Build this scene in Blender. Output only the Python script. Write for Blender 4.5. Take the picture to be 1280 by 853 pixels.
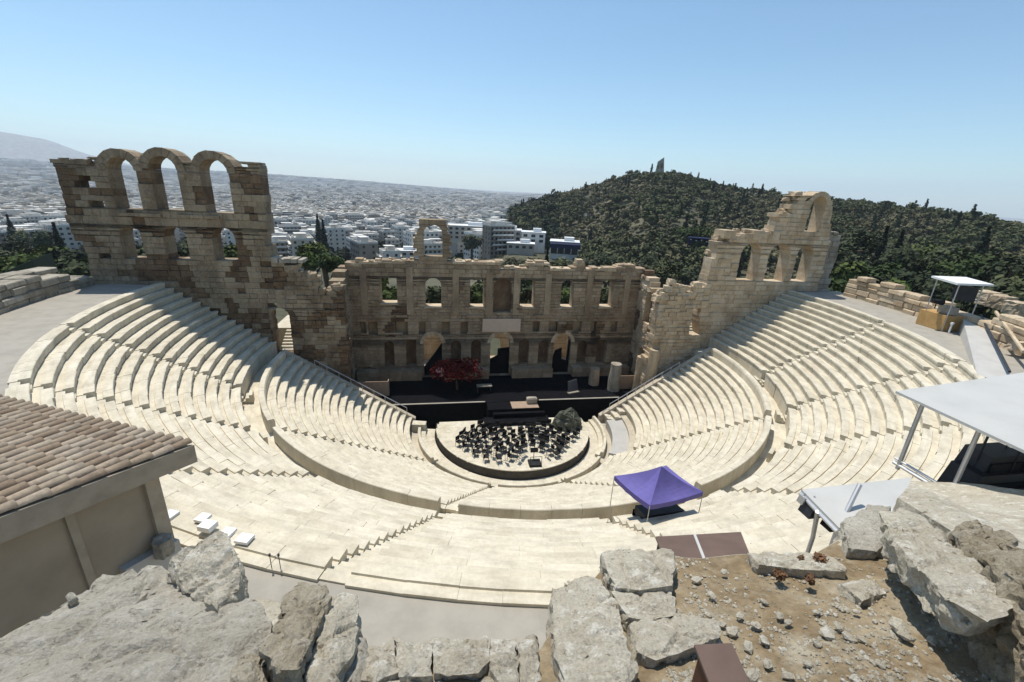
import bpy, bmesh, math, random
import numpy as np
from mathutils import Vector, Matrix, noise

for o in list(bpy.data.objects): bpy.data.objects.remove(o)
scene = bpy.context.scene
C = scene.collection
rad = math.radians

# ------------------------------------------------------------------ camera
CAM = np.array([-8.927, -46.036, 29.015]); FPX = 547.856
YAW, PITCH, ROLL = rad(10.285), rad(19.179), rad(2.84)
FW = np.array([math.sin(YAW)*math.cos(PITCH), math.cos(YAW)*math.cos(PITCH), -math.sin(PITCH)])
_rt = np.array([math.cos(YAW), -math.sin(YAW), 0.0]); _up = np.cross(_rt, FW)
RT = _rt*math.cos(ROLL)+_up*math.sin(ROLL); UP = -_rt*math.sin(ROLL)+_up*math.cos(ROLL)
cam_data = bpy.data.cameras.new("camera"); cam = bpy.data.objects.new("camera", cam_data); C.objects.link(cam)
cam_data.sensor_width = 36.0; cam_data.lens = FPX/1280*36; cam_data.clip_start = 0.1; cam_data.clip_end = 40000
m = Matrix.Identity(4)
for i in range(3):
    m[i][0] = RT[i]; m[i][1] = UP[i]; m[i][2] = -FW[i]; m[i][3] = CAM[i]
cam.matrix_world = m
scene.camera = cam

# ------------------------------------------------------------------ light
SUN_AZ, SUN_EL = rad(-25), rad(68.5)            # azimuth from +Y towards +X
SUN = Vector((math.sin(SUN_AZ)*math.cos(SUN_EL), math.cos(SUN_AZ)*math.cos(SUN_EL), math.sin(SUN_EL)))
world = bpy.data.worlds.new("World"); scene.world = world; world.use_nodes = True
wn = world.node_tree; wn.nodes.clear()
sky = wn.nodes.new("ShaderNodeTexSky"); sky.sky_type = 'NISHITA'; sky.sun_disc = False
sky.sun_elevation = SUN_EL; sky.sun_rotation = SUN_AZ; sky.altitude = 120
sky.air_density = 1.0; sky.dust_density = 0.4; sky.ozone_density = 3.0
bg = wn.nodes.new("ShaderNodeBackground"); bg.inputs[1].default_value = 0.14
wo = wn.nodes.new("ShaderNodeOutputWorld")
wb = wn.nodes.new("ShaderNodeMix"); wb.data_type = 'RGBA'; wb.blend_type = 'MULTIPLY'; wb.inputs[0].default_value = 1.0
wb.inputs[7].default_value = (0.90, 1.05, 1.03, 1)      # the phone's cooler white balance, the same over the whole sky
wn.links.new(sky.outputs[0], wb.inputs[6]); wn.links.new(wb.outputs[2], bg.inputs[0]); wn.links.new(bg.outputs[0], wo.inputs[0])
sl = bpy.data.lights.new("sun", 'SUN'); sl.energy = 4.7; sl.angle = rad(0.53); sl.color = (1.0, 0.955, 0.88)
sun = bpy.data.objects.new("sun", sl); C.objects.link(sun)
sun.rotation_euler = (-SUN).to_track_quat('-Z', 'Y').to_euler(); sun.location = (0, 0, 80)
vs = scene.view_settings
vs.view_transform = 'Standard'; vs.look = 'None'; vs.exposure = 0.0; vs.gamma = 1.0; vs.use_curve_mapping = False
scene.render.engine = 'CYCLES'
scene.cycles.use_denoising = True
scene.cycles.max_bounces = 6; scene.cycles.diffuse_bounces = 3; scene.cycles.volume_bounces = 1
scene.cycles.transparent_max_bounces = 8

# ------------------------------------------------------------------ pixel helpers (photograph pixels -> places in the world)
def ray(x, y): return FW+RT*(x-640)/FPX-UP*(y-426.5)/FPX
def atz(x, y, z): d = ray(x, y); return Vector(CAM+d*((z-CAM[2])/d[2]))
def aty(x, y, Y): d = ray(x, y); return Vector(CAM+d*((Y-CAM[1])/d[1]))
def atd(x, y, dist): d = ray(x, y); return Vector(CAM+d*(dist/math.hypot(d[0], d[1])))
def azel(x, y):
    d = ray(x, y); return math.degrees(math.atan2(d[0], d[1])), math.degrees(math.atan2(d[2], math.hypot(d[0], d[1])))
def project(P):
    d = np.asarray(P)-CAM; w = d@FW
    return 640+FPX*(d@RT)/w, 426.5-FPX*(d@UP)/w, w

# ------------------------------------------------------------------ object helpers
def tag(o, label=None, cat=None, group=None, kind=None):
    if label: o["label"] = label
    if cat: o["category"] = cat
    if group: o["group"] = group
    if kind: o["kind"] = kind
    return o
def empty(name, loc=(0, 0, 0), rz=0.0):
    o = bpy.data.objects.new(name, None); C.objects.link(o); o.location = loc; o.rotation_euler = (0, 0, rz)
    o.empty_display_size = 0.3
    return o
def link_mesh(name, me, parent=None, loc=None, rz=None):
    o = bpy.data.objects.new(name, me); C.objects.link(o)
    if parent is not None: o.parent = parent
    if loc is not None: o.location = loc
    if rz is not None: o.rotation_euler = (0, 0, rz)
    return o
def mk(name, verts, faces, mats, midx=None, smooth=False):
    me = bpy.data.meshes.new(name); me.from_pydata([tuple(v) for v in verts], [], faces)
    for m_ in (mats if isinstance(mats, (list, tuple)) else [mats]): me.materials.append(m_)
    if midx is not None: me.polygons.foreach_set("material_index", midx)
    if smooth: me.polygons.foreach_set("use_smooth", [True]*len(me.polygons))
    me.update(); return me
class MB:
    """collects shapes, then becomes one mesh"""
    def __init__(s): s.v = []; s.f = []; s.m = []
    def add(s, vs, fs, mi=0):
        n = len(s.v); s.v += [tuple(v) for v in vs]; s.f += [tuple(i+n for i in f) for f in fs]; s.m += [mi]*len(fs)
    def box(s, c, size, rz=0.0, mi=0, top=(1, 1)):
        cx, cy, cz = c; a, b, h = size[0]/2, size[1]/2, size[2]/2; co, si = math.cos(rz), math.sin(rz); vs_ = []
        for k, z in enumerate((-h, h)):
            sx, sy = (1, 1) if k == 0 else top
            for x, y in ((-a, -b), (a, -b), (a, b), (-a, b)):
                x *= sx; y *= sy; vs_.append((cx+x*co-y*si, cy+x*si+y*co, cz+z))
        s.add(vs_, [(3, 2, 1, 0), (4, 5, 6, 7), (0, 1, 5, 4), (1, 2, 6, 5), (2, 3, 7, 6), (3, 0, 4, 7)], mi)
    def hexa(s, p, mi=0):   # p: four bottom, four top corners
        s.add(p, [(3, 2, 1, 0), (4, 5, 6, 7), (0, 1, 5, 4), (1, 2, 6, 5), (2, 3, 7, 6), (3, 0, 4, 7)], mi)
    def tube(s, p, q, r, n=8, mi=0, r2=None):
        p = Vector(p); q = Vector(q); d = (q-p).normalized(); a = d.orthogonal().normalized(); b = d.cross(a)
        r2 = r if r2 is None else r2; vs_ = []
        for pt, rr in ((p, r), (q, r2)):
            for k in range(n):
                t = 2*math.pi*k/n; vs_.append(pt+a*(rr*math.cos(t))+b*(rr*math.sin(t)))
        s.add(vs_, [(k, (k+1) % n, n+(k+1) % n, n+k) for k in range(n)]+[tuple(range(n))[::-1], tuple(range(n, 2*n))], mi)
    def mesh(s, name, mats, smooth=False): return mk(name, s.v, s.f, mats, s.m if isinstance(mats, (list, tuple)) else None, smooth)
    def build(s, name, mats, parent=None, smooth=False): return link_mesh(name, s.mesh(name, mats, smooth), parent)

# ------------------------------------------------------------------ materials
def new_mat(name):
    mt = bpy.data.materials.new(name); mt.use_nodes = True; nt = mt.node_tree
    b = nt.nodes["Principled BSDF"]; b.inputs["Specular IOR Level"].default_value = 0.25
    return mt, nt, b
def N(nt, typ, **kw):
    n = nt.nodes.new(typ)
    for k, v in kw.items():
        if k.startswith("i_"): n.inputs[int(k[2:])].default_value = v
        else: setattr(n, k, v)
    return n
def mixc(nt, fac, a, b, mode='MIX'):
    n = nt.nodes.new("ShaderNodeMix"); n.data_type = 'RGBA'; n.blend_type = mode
    for sock, val in ((n.inputs[0], fac), (n.inputs[6], a), (n.inputs[7], b)):
        if hasattr(val, "is_output") or isinstance(val, bpy.types.NodeSocket): nt.links.new(val, sock)
        elif isinstance(val, (int, float)): sock.default_value = val
        else: sock.default_value = (*val, 1)
    return n.outputs[2]
def ramp(nt, src, stops):
    n = nt.nodes.new("ShaderNodeValToRGB"); els = n.color_ramp.elements
    while len(els) < len(stops): els.new(0.5)
    for e, (p_, c) in zip(els, stops):
        e.position = p_; e.color = (*c, 1) if not isinstance(c, (int, float)) else (c, c, c, 1)
    nt.links.new(src, n.inputs[0]); return n.outputs[0]
def coords(nt, scale=(1, 1, 1), world_space=True):
    mp = nt.nodes.new("ShaderNodeMapping"); mp.inputs[3].default_value = scale
    if world_space: src = nt.nodes.new("ShaderNodeNewGeometry").outputs["Position"]
    else: src = nt.nodes.new("ShaderNodeTexCoord").outputs["Object"]
    nt.links.new(src, mp.inputs[0]); return mp.outputs[0]
def tex(nt, vec, scale, detail=6, rough=0.6, typ="ShaderNodeTexNoise"):
    n = nt.nodes.new(typ)
    n.inputs["Scale"].default_value = scale
    if typ == "ShaderNodeTexNoise":
        n.inputs["Detail"].default_value = detail; n.inputs["Roughness"].default_value = rough
    nt.links.new(vec, n.inputs["Vector"]); return n.outputs[0]
def rnd(nt):
    """one random number per object and per loose piece"""
    a = nt.nodes.new("ShaderNodeObjectInfo").outputs["Random"]
    b = nt.nodes.new("ShaderNodeNewGeometry").outputs["Random Per Island"]
    ad = N(nt, "ShaderNodeMath", operation='ADD'); nt.links.new(a, ad.inputs[0]); nt.links.new(b, ad.inputs[1])
    fr = N(nt, "ShaderNodeMath", operation='FRACT'); nt.links.new(ad.outputs[0], fr.inputs[0]); return fr.outputs[0]
def bump(nt, b, height, strength, dist):
    n = nt.nodes.new("ShaderNodeBump"); n.inputs["Strength"].default_value = strength; n.inputs["Distance"].default_value = dist
    nt.links.new(height, n.inputs["Height"]); nt.links.new(n.outputs[0], b.inputs["Normal"])
def stone(name, palette, stain=(0.1, 0.07, 0.05), stain_amt=0.4, scale=1.0, bump_d=0.03, rough=0.9, per_piece=0.5, pit=0.25, streak=False):
    """palette: dark, mid, light colour of the stone; uneven by noise, by piece and with stains and pits"""
    mt, nt, b = new_mat(name); v = coords(nt)
    big = tex(nt, v, 0.35*scale, 5, 0.6); fine = tex(nt, v, 6*scale, 8, 0.7)
    col = ramp(nt, big, [(0.30, palette[0]), (0.5, palette[1]), (0.68, palette[2])])
    pc = ramp(nt, rnd(nt), [(0.0, palette[0]), (0.45, palette[1]), (1.0, palette[2])])
    col = mixc(nt, per_piece, col, pc)
    st = ramp(nt, tex(nt, coords(nt, (1, 1, 0.45)), 0.8*scale, 7, 0.65), [(0.46, 0.0), (0.64, 1.0)])
    ml = N(nt, "ShaderNodeMath", operation='MULTIPLY'); nt.links.new(st, ml.inputs[0]); ml.inputs[1].default_value = stain_amt
    col = mixc(nt, ml.outputs[0], col, stain)
    g = ramp(nt, fine, [(0.3, 1-pit), (0.6, 1.0), (0.8, 1.08)])
    col = mixc(nt, 1.0, col, g, 'MULTIPLY')
    if streak:      # tone streaks that run along the curved rows
        sx = N(nt, "ShaderNodeSeparateXYZ"); nt.links.new(v, sx.inputs[0]); cb = N(nt, "ShaderNodeCombineXYZ"); ln = N(nt, "ShaderNodeVectorMath", operation='LENGTH')
        nt.links.new(sx.outputs[0], cb.inputs[0]); nt.links.new(sx.outputs[1], cb.inputs[1]); nt.links.new(cb.outputs[0], ln.inputs[0])
        at = N(nt, "ShaderNodeMath", operation='ARCTAN2'); nt.links.new(sx.outputs[1], at.inputs[0]); nt.links.new(sx.outputs[0], at.inputs[1])
        mu = N(nt, "ShaderNodeMath", operation='MULTIPLY'); nt.links.new(at.outputs[0], mu.inputs[0]); mu.inputs[1].default_value = 7.0
        c2 = N(nt, "ShaderNodeCombineXYZ"); nt.links.new(ln.outputs["Value"], c2.inputs[0]); nt.links.new(mu.outputs[0], c2.inputs[1])
        col = mixc(nt, 1.0, col, ramp(nt, tex(nt, c2.outputs[0], 2.4, 5, 0.6), [(0.34, 0.84), (0.5, 0.98), (0.66, 1.07)]), 'MULTIPLY')
    nt.links.new(col, b.inputs["Base Color"]); b.inputs["Roughness"].default_value = rough
    if bump_d: bump(nt, b, tex(nt, v, 4*scale, 10, 0.7), 0.7, bump_d)
    return mt
def plain(name, col, rough=0.6, metal=0.0, vary=0.12, scale=2.0, bump_d=0.0, spec=0.25):
    mt, nt, b = new_mat(name); v = coords(nt)
    n = tex(nt, v, scale, 6, 0.65)
    c = mixc(nt, 1.0, col, ramp(nt, n, [(0.25, 1-vary*2), (0.55, 1.0), (0.8, 1+vary)]), 'MULTIPLY')
    r_ = ramp(nt, rnd(nt), [(0.0, 1-vary), (1.0, 1+vary)]); c = mixc(nt, 1.0, c, r_, 'MULTIPLY')
    nt.links.new(c, b.inputs["Base Color"]); b.inputs["Roughness"].default_value = rough; b.inputs["Metallic"].default_value = metal
    b.inputs["Specular IOR Level"].default_value = spec
    if bump_d: bump(nt, b, tex(nt, v, scale*6, 6, 0.7), 0.6, bump_d)
    return mt
def leafm(name, dark, light):
    mt, nt, b = new_mat(name)
    a = nt.nodes.new("ShaderNodeObjectInfo").outputs["Random"]; g = nt.nodes.new("ShaderNodeNewGeometry").outputs["Random Per Island"]
    c = mixc(nt, g, dark, light)
    big = tex(nt, coords(nt), 0.035, 3, 0.6)
    c = mixc(nt, 1.0, c, ramp(nt, big, [(0.35, (0.75, 0.75, 0.7)), (0.65, (1.2, 1.12, 1.0))]), 'MULTIPLY')
    c = mixc(nt, 1.0, c, ramp(nt, a, [(0, (0.7, 0.75, 0.75)), (1, (1.25, 1.15, 0.95))]), 'MULTIPLY')
    nt.links.new(c, b.inputs["Base Color"]); b.inputs["Roughness"].default_value = 0.75
    b.inputs["Specular IOR Level"].default_value = 0.15
    return mt
M = {}
M['marble'] = stone('marble', ((0.57, 0.505, 0.375), (0.65, 0.585, 0.45), (0.71, 0.645, 0.51)), (0.42, 0.36, 0.26), 0.40, 1.2, 0.015, 0.75, 0.36, 0.14, True)
M['marble_base'] = stone('marble_base', ((0.46, 0.40, 0.30), (0.53, 0.47, 0.36), (0.6, 0.53, 0.41)), (0.36, 0.3, 0.22), 0.4, 1.2, 0.012, 0.85, 0.1, 0.2)
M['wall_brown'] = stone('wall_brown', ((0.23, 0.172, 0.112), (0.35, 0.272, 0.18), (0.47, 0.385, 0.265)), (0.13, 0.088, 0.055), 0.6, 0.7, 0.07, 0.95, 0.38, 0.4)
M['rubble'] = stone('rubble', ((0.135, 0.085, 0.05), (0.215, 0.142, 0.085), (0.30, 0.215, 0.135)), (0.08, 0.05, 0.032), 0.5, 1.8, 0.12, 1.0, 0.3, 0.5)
M['wall_pale'] = stone('wall_pale', ((0.44, 0.325, 0.20), (0.58, 0.455, 0.305), (0.70, 0.58, 0.42)), (0.27, 0.18, 0.10), 0.45, 0.9, 0.06, 0.95, 0.5, 0.3)  # brighter light on the tower side is partly put into this paler colour
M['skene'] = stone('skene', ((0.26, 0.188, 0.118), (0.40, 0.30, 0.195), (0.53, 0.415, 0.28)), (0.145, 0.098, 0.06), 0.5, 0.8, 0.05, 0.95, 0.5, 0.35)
M['wall_grey'] = stone('wall_grey', ((0.25, 0.22, 0.17), (0.38, 0.34, 0.27), (0.52, 0.47, 0.38)), (0.1, 0.085, 0.06), 0.5, 1.2, 0.05, 0.95, 0.5, 0.35)
def rockm(name, base, crust, dark, crust_amt=0.5):
    """weathered limestone: blotched colour, pale lichen crust, dark pits and strong relief"""
    mt, nt, b = new_mat(name); v = coords(nt)
    c = ramp(nt, tex(nt, v, 1.4, 8, 0.65), [(0.30, base[0]), (0.5, base[1]), (0.70, base[2])])
    cr = ramp(nt, tex(nt, v, 5.5, 10, 0.72), [(0.52, 0.0), (0.62, crust_amt)])
    c = mixc(nt, cr, c, crust)
    pt = ramp(nt, tex(nt, v, 13.0, 9, 0.72), [(0.33, 1.0), (0.43, 0.0)])
    c = mixc(nt, pt, c, dark)
    cv = tex(nt, v, 3.2, 3, 0.5, "ShaderNodeTexVoronoi")
    c = mixc(nt, 1.0, c, ramp(nt, tex(nt, v, 42, 4, 0.7), [(0.3, 0.78), (0.7, 1.15)]), 'MULTIPLY')
    nt.links.new(c, b.inputs["Base Color"]); b.inputs["Roughness"].default_value = 0.97
    ad = N(nt, "ShaderNodeMath", operation='MULTIPLY_ADD'); nt.links.new(tex(nt, v, 16, 10, 0.75), ad.inputs[0]); ad.inputs[1].default_value = 0.5; nt.links.new(tex(nt, v, 4.5, 10, 0.72), ad.inputs[2])
    bump(nt, b, ad.outputs[0], 1.0, 0.085)
    return mt
M['rock'] = rockm('rock', ((0.45, 0.39, 0.29), (0.56, 0.50, 0.385), (0.64, 0.58, 0.46)), (0.80, 0.75, 0.64), (0.24, 0.185, 0.12), 0.75)
M['rock_grey'] = rockm('rock_grey', ((0.39, 0.35, 0.275), (0.48, 0.435, 0.35), (0.55, 0.505, 0.415)), (0.64, 0.60, 0.51), (0.19, 0.15, 0.105), 0.55)
M['rock_brown'] = rockm('rock_brown', ((0.26, 0.205, 0.13), (0.38, 0.32, 0.225), (0.49, 0.43, 0.32)), (0.60, 0.54, 0.43), (0.12, 0.09, 0.06), 0.6)
M['path'] = plain('path', (0.40, 0.365, 0.305), 0.95, vary=0.10, scale=0.9, bump_d=0.01)
M['concrete'] = plain('concrete', (0.46, 0.44, 0.40), 0.9, vary=0.08, scale=0.6, bump_d=0.004)
M['plaster'] = plain('plaster', (0.34, 0.28, 0.205), 0.9, vary=0.10, scale=1.0, bump_d=0.004)
M['fascia'] = plain('fascia', (0.42, 0.35, 0.26), 0.9, vary=0.14, scale=2.0, bump_d=0.01)
M['tile'] = stone('tile', ((0.25, 0.175, 0.115), (0.36, 0.275, 0.19), (0.46, 0.38, 0.285)), (0.15, 0.115, 0.085), 0.45, 2.5, 0.012, 0.9, 0.7, 0.3)
M['black'] = plain('black', (0.012, 0.012, 0.014), 0.7, vary=0.3)
M['blackcloth'] = plain('blackcloth', (0.010, 0.010, 0.012), 0.95, vary=0.3, spec=0.05)
M['darkgrey'] = plain('darkgrey', (0.035, 0.037, 0.042), 0.55, vary=0.2)
M['skirt'] = plain('skirt', (0.085, 0.078, 0.07), 0.9, vary=0.2)
M['metal'] = plain('metal', (0.50, 0.50, 0.50), 0.4, 0.6, vary=0.1, spec=0.5)
M['canvas'] = plain('canvas', (0.50, 0.49, 0.455), 0.65, vary=0.06, scale=0.8)
M['purple'] = plain('purple', (0.15, 0.128, 0.37), 0.75, vary=0.10, scale=1.5)
M['brownpanel'] = plain('brownpanel', (0.15, 0.098, 0.075), 0.55, vary=0.12)
M['brownmetal'] = plain('brownmetal', (0.115, 0.048, 0.032), 0.5, vary=0.15)
M['plywood'] = plain('plywood', (0.48, 0.29, 0.11), 0.75, vary=0.15)
M['board'] = plain('board', (0.62, 0.48, 0.36), 0.8, vary=0.06)
M['hoarding'] = plain('hoarding', (0.34, 0.245, 0.175), 0.85, vary=0.08)
M['white'] = plain('white', (0.78, 0.78, 0.76), 0.6, vary=0.05)
M['tarp'] = stone('tarp', ((0.07, 0.075, 0.052), (0.125, 0.13, 0.095), (0.22, 0.215, 0.165)), (0.02, 0.02, 0.015), 0.4, 1.0, 0.08, 0.7, 0.0, 0.3)
M['bark'] = plain('bark', (0.10, 0.07, 0.045), 0.95, vary=0.25, scale=4, bump_d=0.02)
M['leaf_pine'] = leafm('leaf_pine', (0.034, 0.047, 0.025), (0.092, 0.110, 0.060))
M['leaf_olive'] = leafm('leaf_olive', (0.060, 0.068, 0.044), (0.140, 0.142, 0.094))
M['leaf_dark'] = leafm('leaf_dark', (0.014, 0.024, 0.013), (0.042, 0.058, 0.030))
M['leaf_bright'] = leafm('leaf_bright', (0.035, 0.058, 0.014), (0.10, 0.135, 0.040))
M['leaf_red'] = leafm('leaf_red', (0.09, 0.010, 0.009), (0.28, 0.03, 0.026))
M['leaf_green'] = leafm('leaf_green', (0.05, 0.075, 0.03), (0.12, 0.16, 0.07)); M['leaf_rust'] = leafm('leaf_rust', (0.085, 0.05, 0.032), (0.19, 0.11, 0.07))
M['pink'] = plain('pink', (0.75, 0.42, 0.38), 0.7, vary=0.1)
M['glass'] = plain('glass', (0.03, 0.035, 0.045), 0.25, vary=0.3, spec=0.5)
M['awning'] = plain('awning', (0.012, 0.018, 0.065), 0.7, vary=0.15)
def city_mat(name):
    mt, nt, b = new_mat(name)
    c = ramp(nt, rnd(nt), [(0.0, (0.22, 0.19, 0.155)), (0.2, (0.38, 0.335, 0.27)), (0.5, (0.60, 0.56, 0.49)), (0.75, (0.74, 0.70, 0.63)), (1.0, (0.45, 0.385, 0.29))])
    c = mixc(nt, 1.0, c, ramp(nt, tex(nt, coords(nt), 0.25, 4, 0.6), [(0.3, 0.82), (0.7, 1.05)]), 'MULTIPLY')
    nt.links.new(c, b.inputs["Base Color"]); b.inputs["Roughness"].default_value = 0.85
    return mt
M['city'] = city_mat('city')
M['city_white'] = plain('city_white', (0.70, 0.67, 0.61), 0.8, vary=0.12, scale=0.3)
M['roofing'] = plain('roofing', (0.42, 0.39, 0.35), 0.9, vary=0.22, scale=0.3)
M['roof_red'] = plain('roof_red', (0.32, 0.16, 0.10), 0.9, vary=0.2, scale=0.4)
def ground_mat():
    mt, nt, b = new_mat('terrain'); v = coords(nt)
    n1 = tex(nt, v, 0.012, 8, 0.65); n2 = tex(nt, v, 0.25, 8, 0.7)
    c = ramp(nt, n1, [(0.32, (0.05, 0.055, 0.03)), (0.48, (0.075, 0.075, 0.042)), (0.62, (0.14, 0.125, 0.08)), (0.75, (0.065, 0.07, 0.038))])
    c = mixc(nt, 1.0, c, ramp(nt, n2, [(0.3, 0.6), (0.7, 1.25)]), 'MULTIPLY')
    # the built-up plain: streets and yards between the houses
    sep = N(nt, "ShaderNodeVectorMath", operation='LENGTH'); nt.links.new(v, sep.inputs[0])
    c2 = ramp(nt, tex(nt, v, 0.02, 6, 0.75), [(0.35, (0.09, 0.10, 0.07)), (0.5, (0.22, 0.21, 0.19)), (0.7, (0.40, 0.38, 0.35))])
    mr = N(nt, "ShaderNodeMapRange"); mr.inputs[1].default_value = 620; mr.inputs[2].default_value = 1100
    nt.links.new(sep.outputs["Value"], mr.inputs[0])
    c = mixc(nt, mr.outputs[0], c, c2)
    nt.links.new(c, b.inputs["Base Color"]); b.inputs["Roughness"].default_value = 0.95
    return mt
M['terrain'] = ground_mat()
def dirt_mat():
    mt, nt, b = new_mat('dirt'); v = coords(nt)
    n1 = tex(nt, v, 0.9, 6, 0.65); n2 = tex(nt, v, 9, 8, 0.75)
    c = ramp(nt, n1, [(0.34, (0.42, 0.365, 0.275)), (0.46, (0.31, 0.245, 0.155)), (0.58, (0.225, 0.162, 0.09)), (0.70, (0.40, 0.345, 0.25))])
    c = mixc(nt, 1.0, c, ramp(nt, n2, [(0.3, 0.6), (0.55, 1.0), (0.75, 1.35)]), 'MULTIPLY')
    nt.links.new(c, b.inputs["Base Color"]); b.inputs["Roughness"].default_value = 1.0
    bump(nt, b, tex(nt, v, 22, 8, 0.75), 0.9, 0.02)
    return mt
M['dirt'] = dirt_mat()

rng = random.Random(7); nrng = np.random.default_rng(7)
def interp(x, table): return float(np.interp(x, [t[0] for t in table], [t[1] for t in table]))
def sstep(a, b, x): t = min(1, max(0, (x-a)/(b-a))); return t*t*(3-2*t)

# ================================================================== terrain
RIDGE_PX = [(580, 300), (600, 290), (622, 279), (640, 267), (670, 257), (700, 248), (735, 238), (765, 228), (795, 222), (825, 221), (860, 227), (890, 235), (930, 244),
            (990, 249), (1040, 256), (1100, 264), (1160, 268), (1220, 276), (1280, 288), (1400, 300), (1600, 330)]
RIDGE = [azel(*q) for q in RIDGE_PX]
FAR = [(-80, 0.3), (-40, 0.25), (-33, 0.1), (-17.8, 0.02), (-9, -0.2), (0, -0.55), (9.4, -0.85), (20, -0.9), (180, -0.9)]
MOUNT = [(-180, 0), (-75, 0.2), (-60, 1.6), (-50, 2.6), (-44, 2.75), (-37.4, 2.39), (-34.8, 2.06), (-32.7, 1.16), (-30, 0.5), (-26, 0.0), (-20, -0.6), (180, -0.6)]
def terrain(x, y):
    dx, dy = x-CAM[0], y-CAM[1]; d = math.hypot(dx, dy); az = math.degrees(math.atan2(dx, dy))
    # near: the site slopes from the rock behind the camera to the terrace south of the stage
    near = interp(y, [(-60, 17), (-30, 12), (0, 3), (20, -2), (80, -6), (140, -9)])
    if x < -40: near += 4.5*sstep(-38, -70, x)*sstep(60, -20, y)
    plain_z = interp(d, [(130, -6), (200, -13), (330, -26), (700, -44), (1300, -56), (3000, -60), (12000, -60)])
    city = near+(plain_z-near)*sstep(110, 210, d)
    zf = CAM[2]+6500*math.tan(rad(interp(az, FAR)))
    city = city+(max(zf, -62)-city)*sstep(2500, 6500, d)
    zm = CAM[2]+9500*math.tan(rad(interp(az, MOUNT)))
    if zm > city: city += (zm-city)*sstep(6600, 9500, d)*(1-0.5*sstep(9500, 12500, d))
    # the wooded hill
    w = sstep(2.0, 10.5, az)
    if w <= 0 or az > 120: return city
    D = interp(az, [(0, 480), (12, 520), (27, 560), (45, 540), (60, 470), (90, 420)])
    zr = CAM[2]+D*math.tan(rad(interp(az, RIDGE)))
    foot = near+(-9-near)*sstep(110, 200, d)
    d0 = interp(az, [(8, 300), (19, 300), (27, 150)])
    if d < D: t = sstep(d0, D, d)**0.85; hz = foot+(zr-foot)*t
    else: hz = zr+(-60-zr)*sstep(D, D*2.4, d)
    hz += 2.2*noise.noise((x/45, y/45, 0.3))*sstep(160, 300, d)
    far = city
    hz = hz if d < D else max(hz, far if d > 2000 else hz)
    return city+(hz-city)*w
def in_odeon(x, y): return (math.hypot(x, y) < 47 and y < 8) or (abs(x) < 48 and -48 < y < 21)
azs = np.concatenate([np.linspace(-180, -60, 25)[:-1], np.linspace(-60, 75, 271)[:-1], np.linspace(75, 180, 22)])
ds = np.concatenate([np.linspace(0.5, 90, 26)[:-1], np.geomspace(90, 13500, 110)])
V = []; F = []
for a in azs:
    for d in ds:
        x = CAM[0]+d*math.sin(rad(a)); y = CAM[1]+d*math.cos(rad(a)); z = terrain(x, y)
        if in_odeon(x, y): z = min(z, -4.0)
        elif d < 60 and y < -30: z = min(z, 15.5)
        V.append((x, y, z))
nd = len(ds)
for i in range(len(azs)-1):
    for j in range(nd-1):
        F.append((i*nd+j, (i+1)*nd+j, (i+1)*nd+j+1, i*nd+j+1))
tag(link_mesh('ground', mk('ground', V, F, M['terrain'], smooth=True)), kind='structure')

# ================================================================== vegetation
def leaf_cloud(r, n, size, leaf, lobes=7, squash=1.0, cone=False):
    """leaf-sized faces spread through lobes that fill a crown of half-extents size, centred at 0"""
    rx, ry, rz = size
    P = []
    if cone:
        h = r.random(n)**0.8; a = r.random(n)*2*np.pi; q = (0.35+0.65*r.random(n))
        wid = np.sin(np.clip(h*1.08, 0, 1)**0.7*np.pi)**0.7
        P = np.stack([rx*wid*q*np.cos(a), ry*wid*q*np.sin(a), rz*(2*h-1)], -1)
    else:
        cen = r.normal(size=(lobes, 3)); cen /= np.linalg.norm(cen, axis=1)[:, None]; cen *= (0.35+0.3*r.random((lobes, 1)))
        cen[:, 2] *= 0.7
        rad_ = 0.33+0.22*r.random(lobes)
        k = r.integers(0, lobes, n); d = r.normal(size=(n, 3)); d /= np.linalg.norm(d, axis=1)[:, None]
        P = cen[k]+d*(rad_[k]*(0.55+0.5*r.random(n)))[:, None]
        P = P*np.array([rx, ry, rz])
    nrm = 0.62*r.normal(size=(n, 3))+P/np.array([rx, ry, rz])*1.4+np.array([0, 0, 0.75]); nrm /= np.linalg.norm(nrm, axis=1)[:, None]
    t = np.cross(nrm, r.normal(size=(n, 3))); t /= np.linalg.norm(t, axis=1)[:, None]; b = np.cross(nrm, t)
    s = leaf*(0.6+0.8*r.random((n, 1)))
    Q = np.stack([P-t*s-b*s*0.6, P+t*s-b*s*0.6, P+t*s*0.8+b*s*0.6, P-t*s*0.7+b*s*0.7], 1)
    return Q.reshape(-1, 3)
def quads_mesh(name, Q, mat):
    me = bpy.data.meshes.new(name); n = len(Q)//4
    me.vertices.add(4*n); me.vertices.foreach_set("co", np.ascontiguousarray(Q, dtype=np.float32).ravel())
    me.loops.add(4*n); me.loops.foreach_set("vertex_index", np.arange(4*n, dtype=np.int32))
    me.polygons.add(n); me.polygons.foreach_set("loop_start", np.arange(0, 4*n, 4, dtype=np.int32))
    me.update(calc_edges=True); me.validate()
    for mt in (mat if isinstance(mat, list) else [mat]): me.materials.append(mt)
    return me
def trunk_mb(h, r0, seed, limbs=4, crown_h=3.0):
    b = MB(); rr = random.Random(seed)
    b.tube((0, 0, -0.6), (0.1*h*rr.uniform(-1, 1), 0.1*h*rr.uniform(-1, 1), h), r0, 7, 0, r0*0.55)
    for k in range(limbs):
        a = rr.uniform(0, 6.28); q = h*rr.uniform(0.6, 0.95)
        b.tube((0, 0, q), (math.cos(a)*crown_h*0.6, math.sin(a)*crown_h*0.6, q+crown_h*rr.uniform(0.4, 0.9)), r0*0.4, 6, 0, r0*0.1)
    return b
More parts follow.
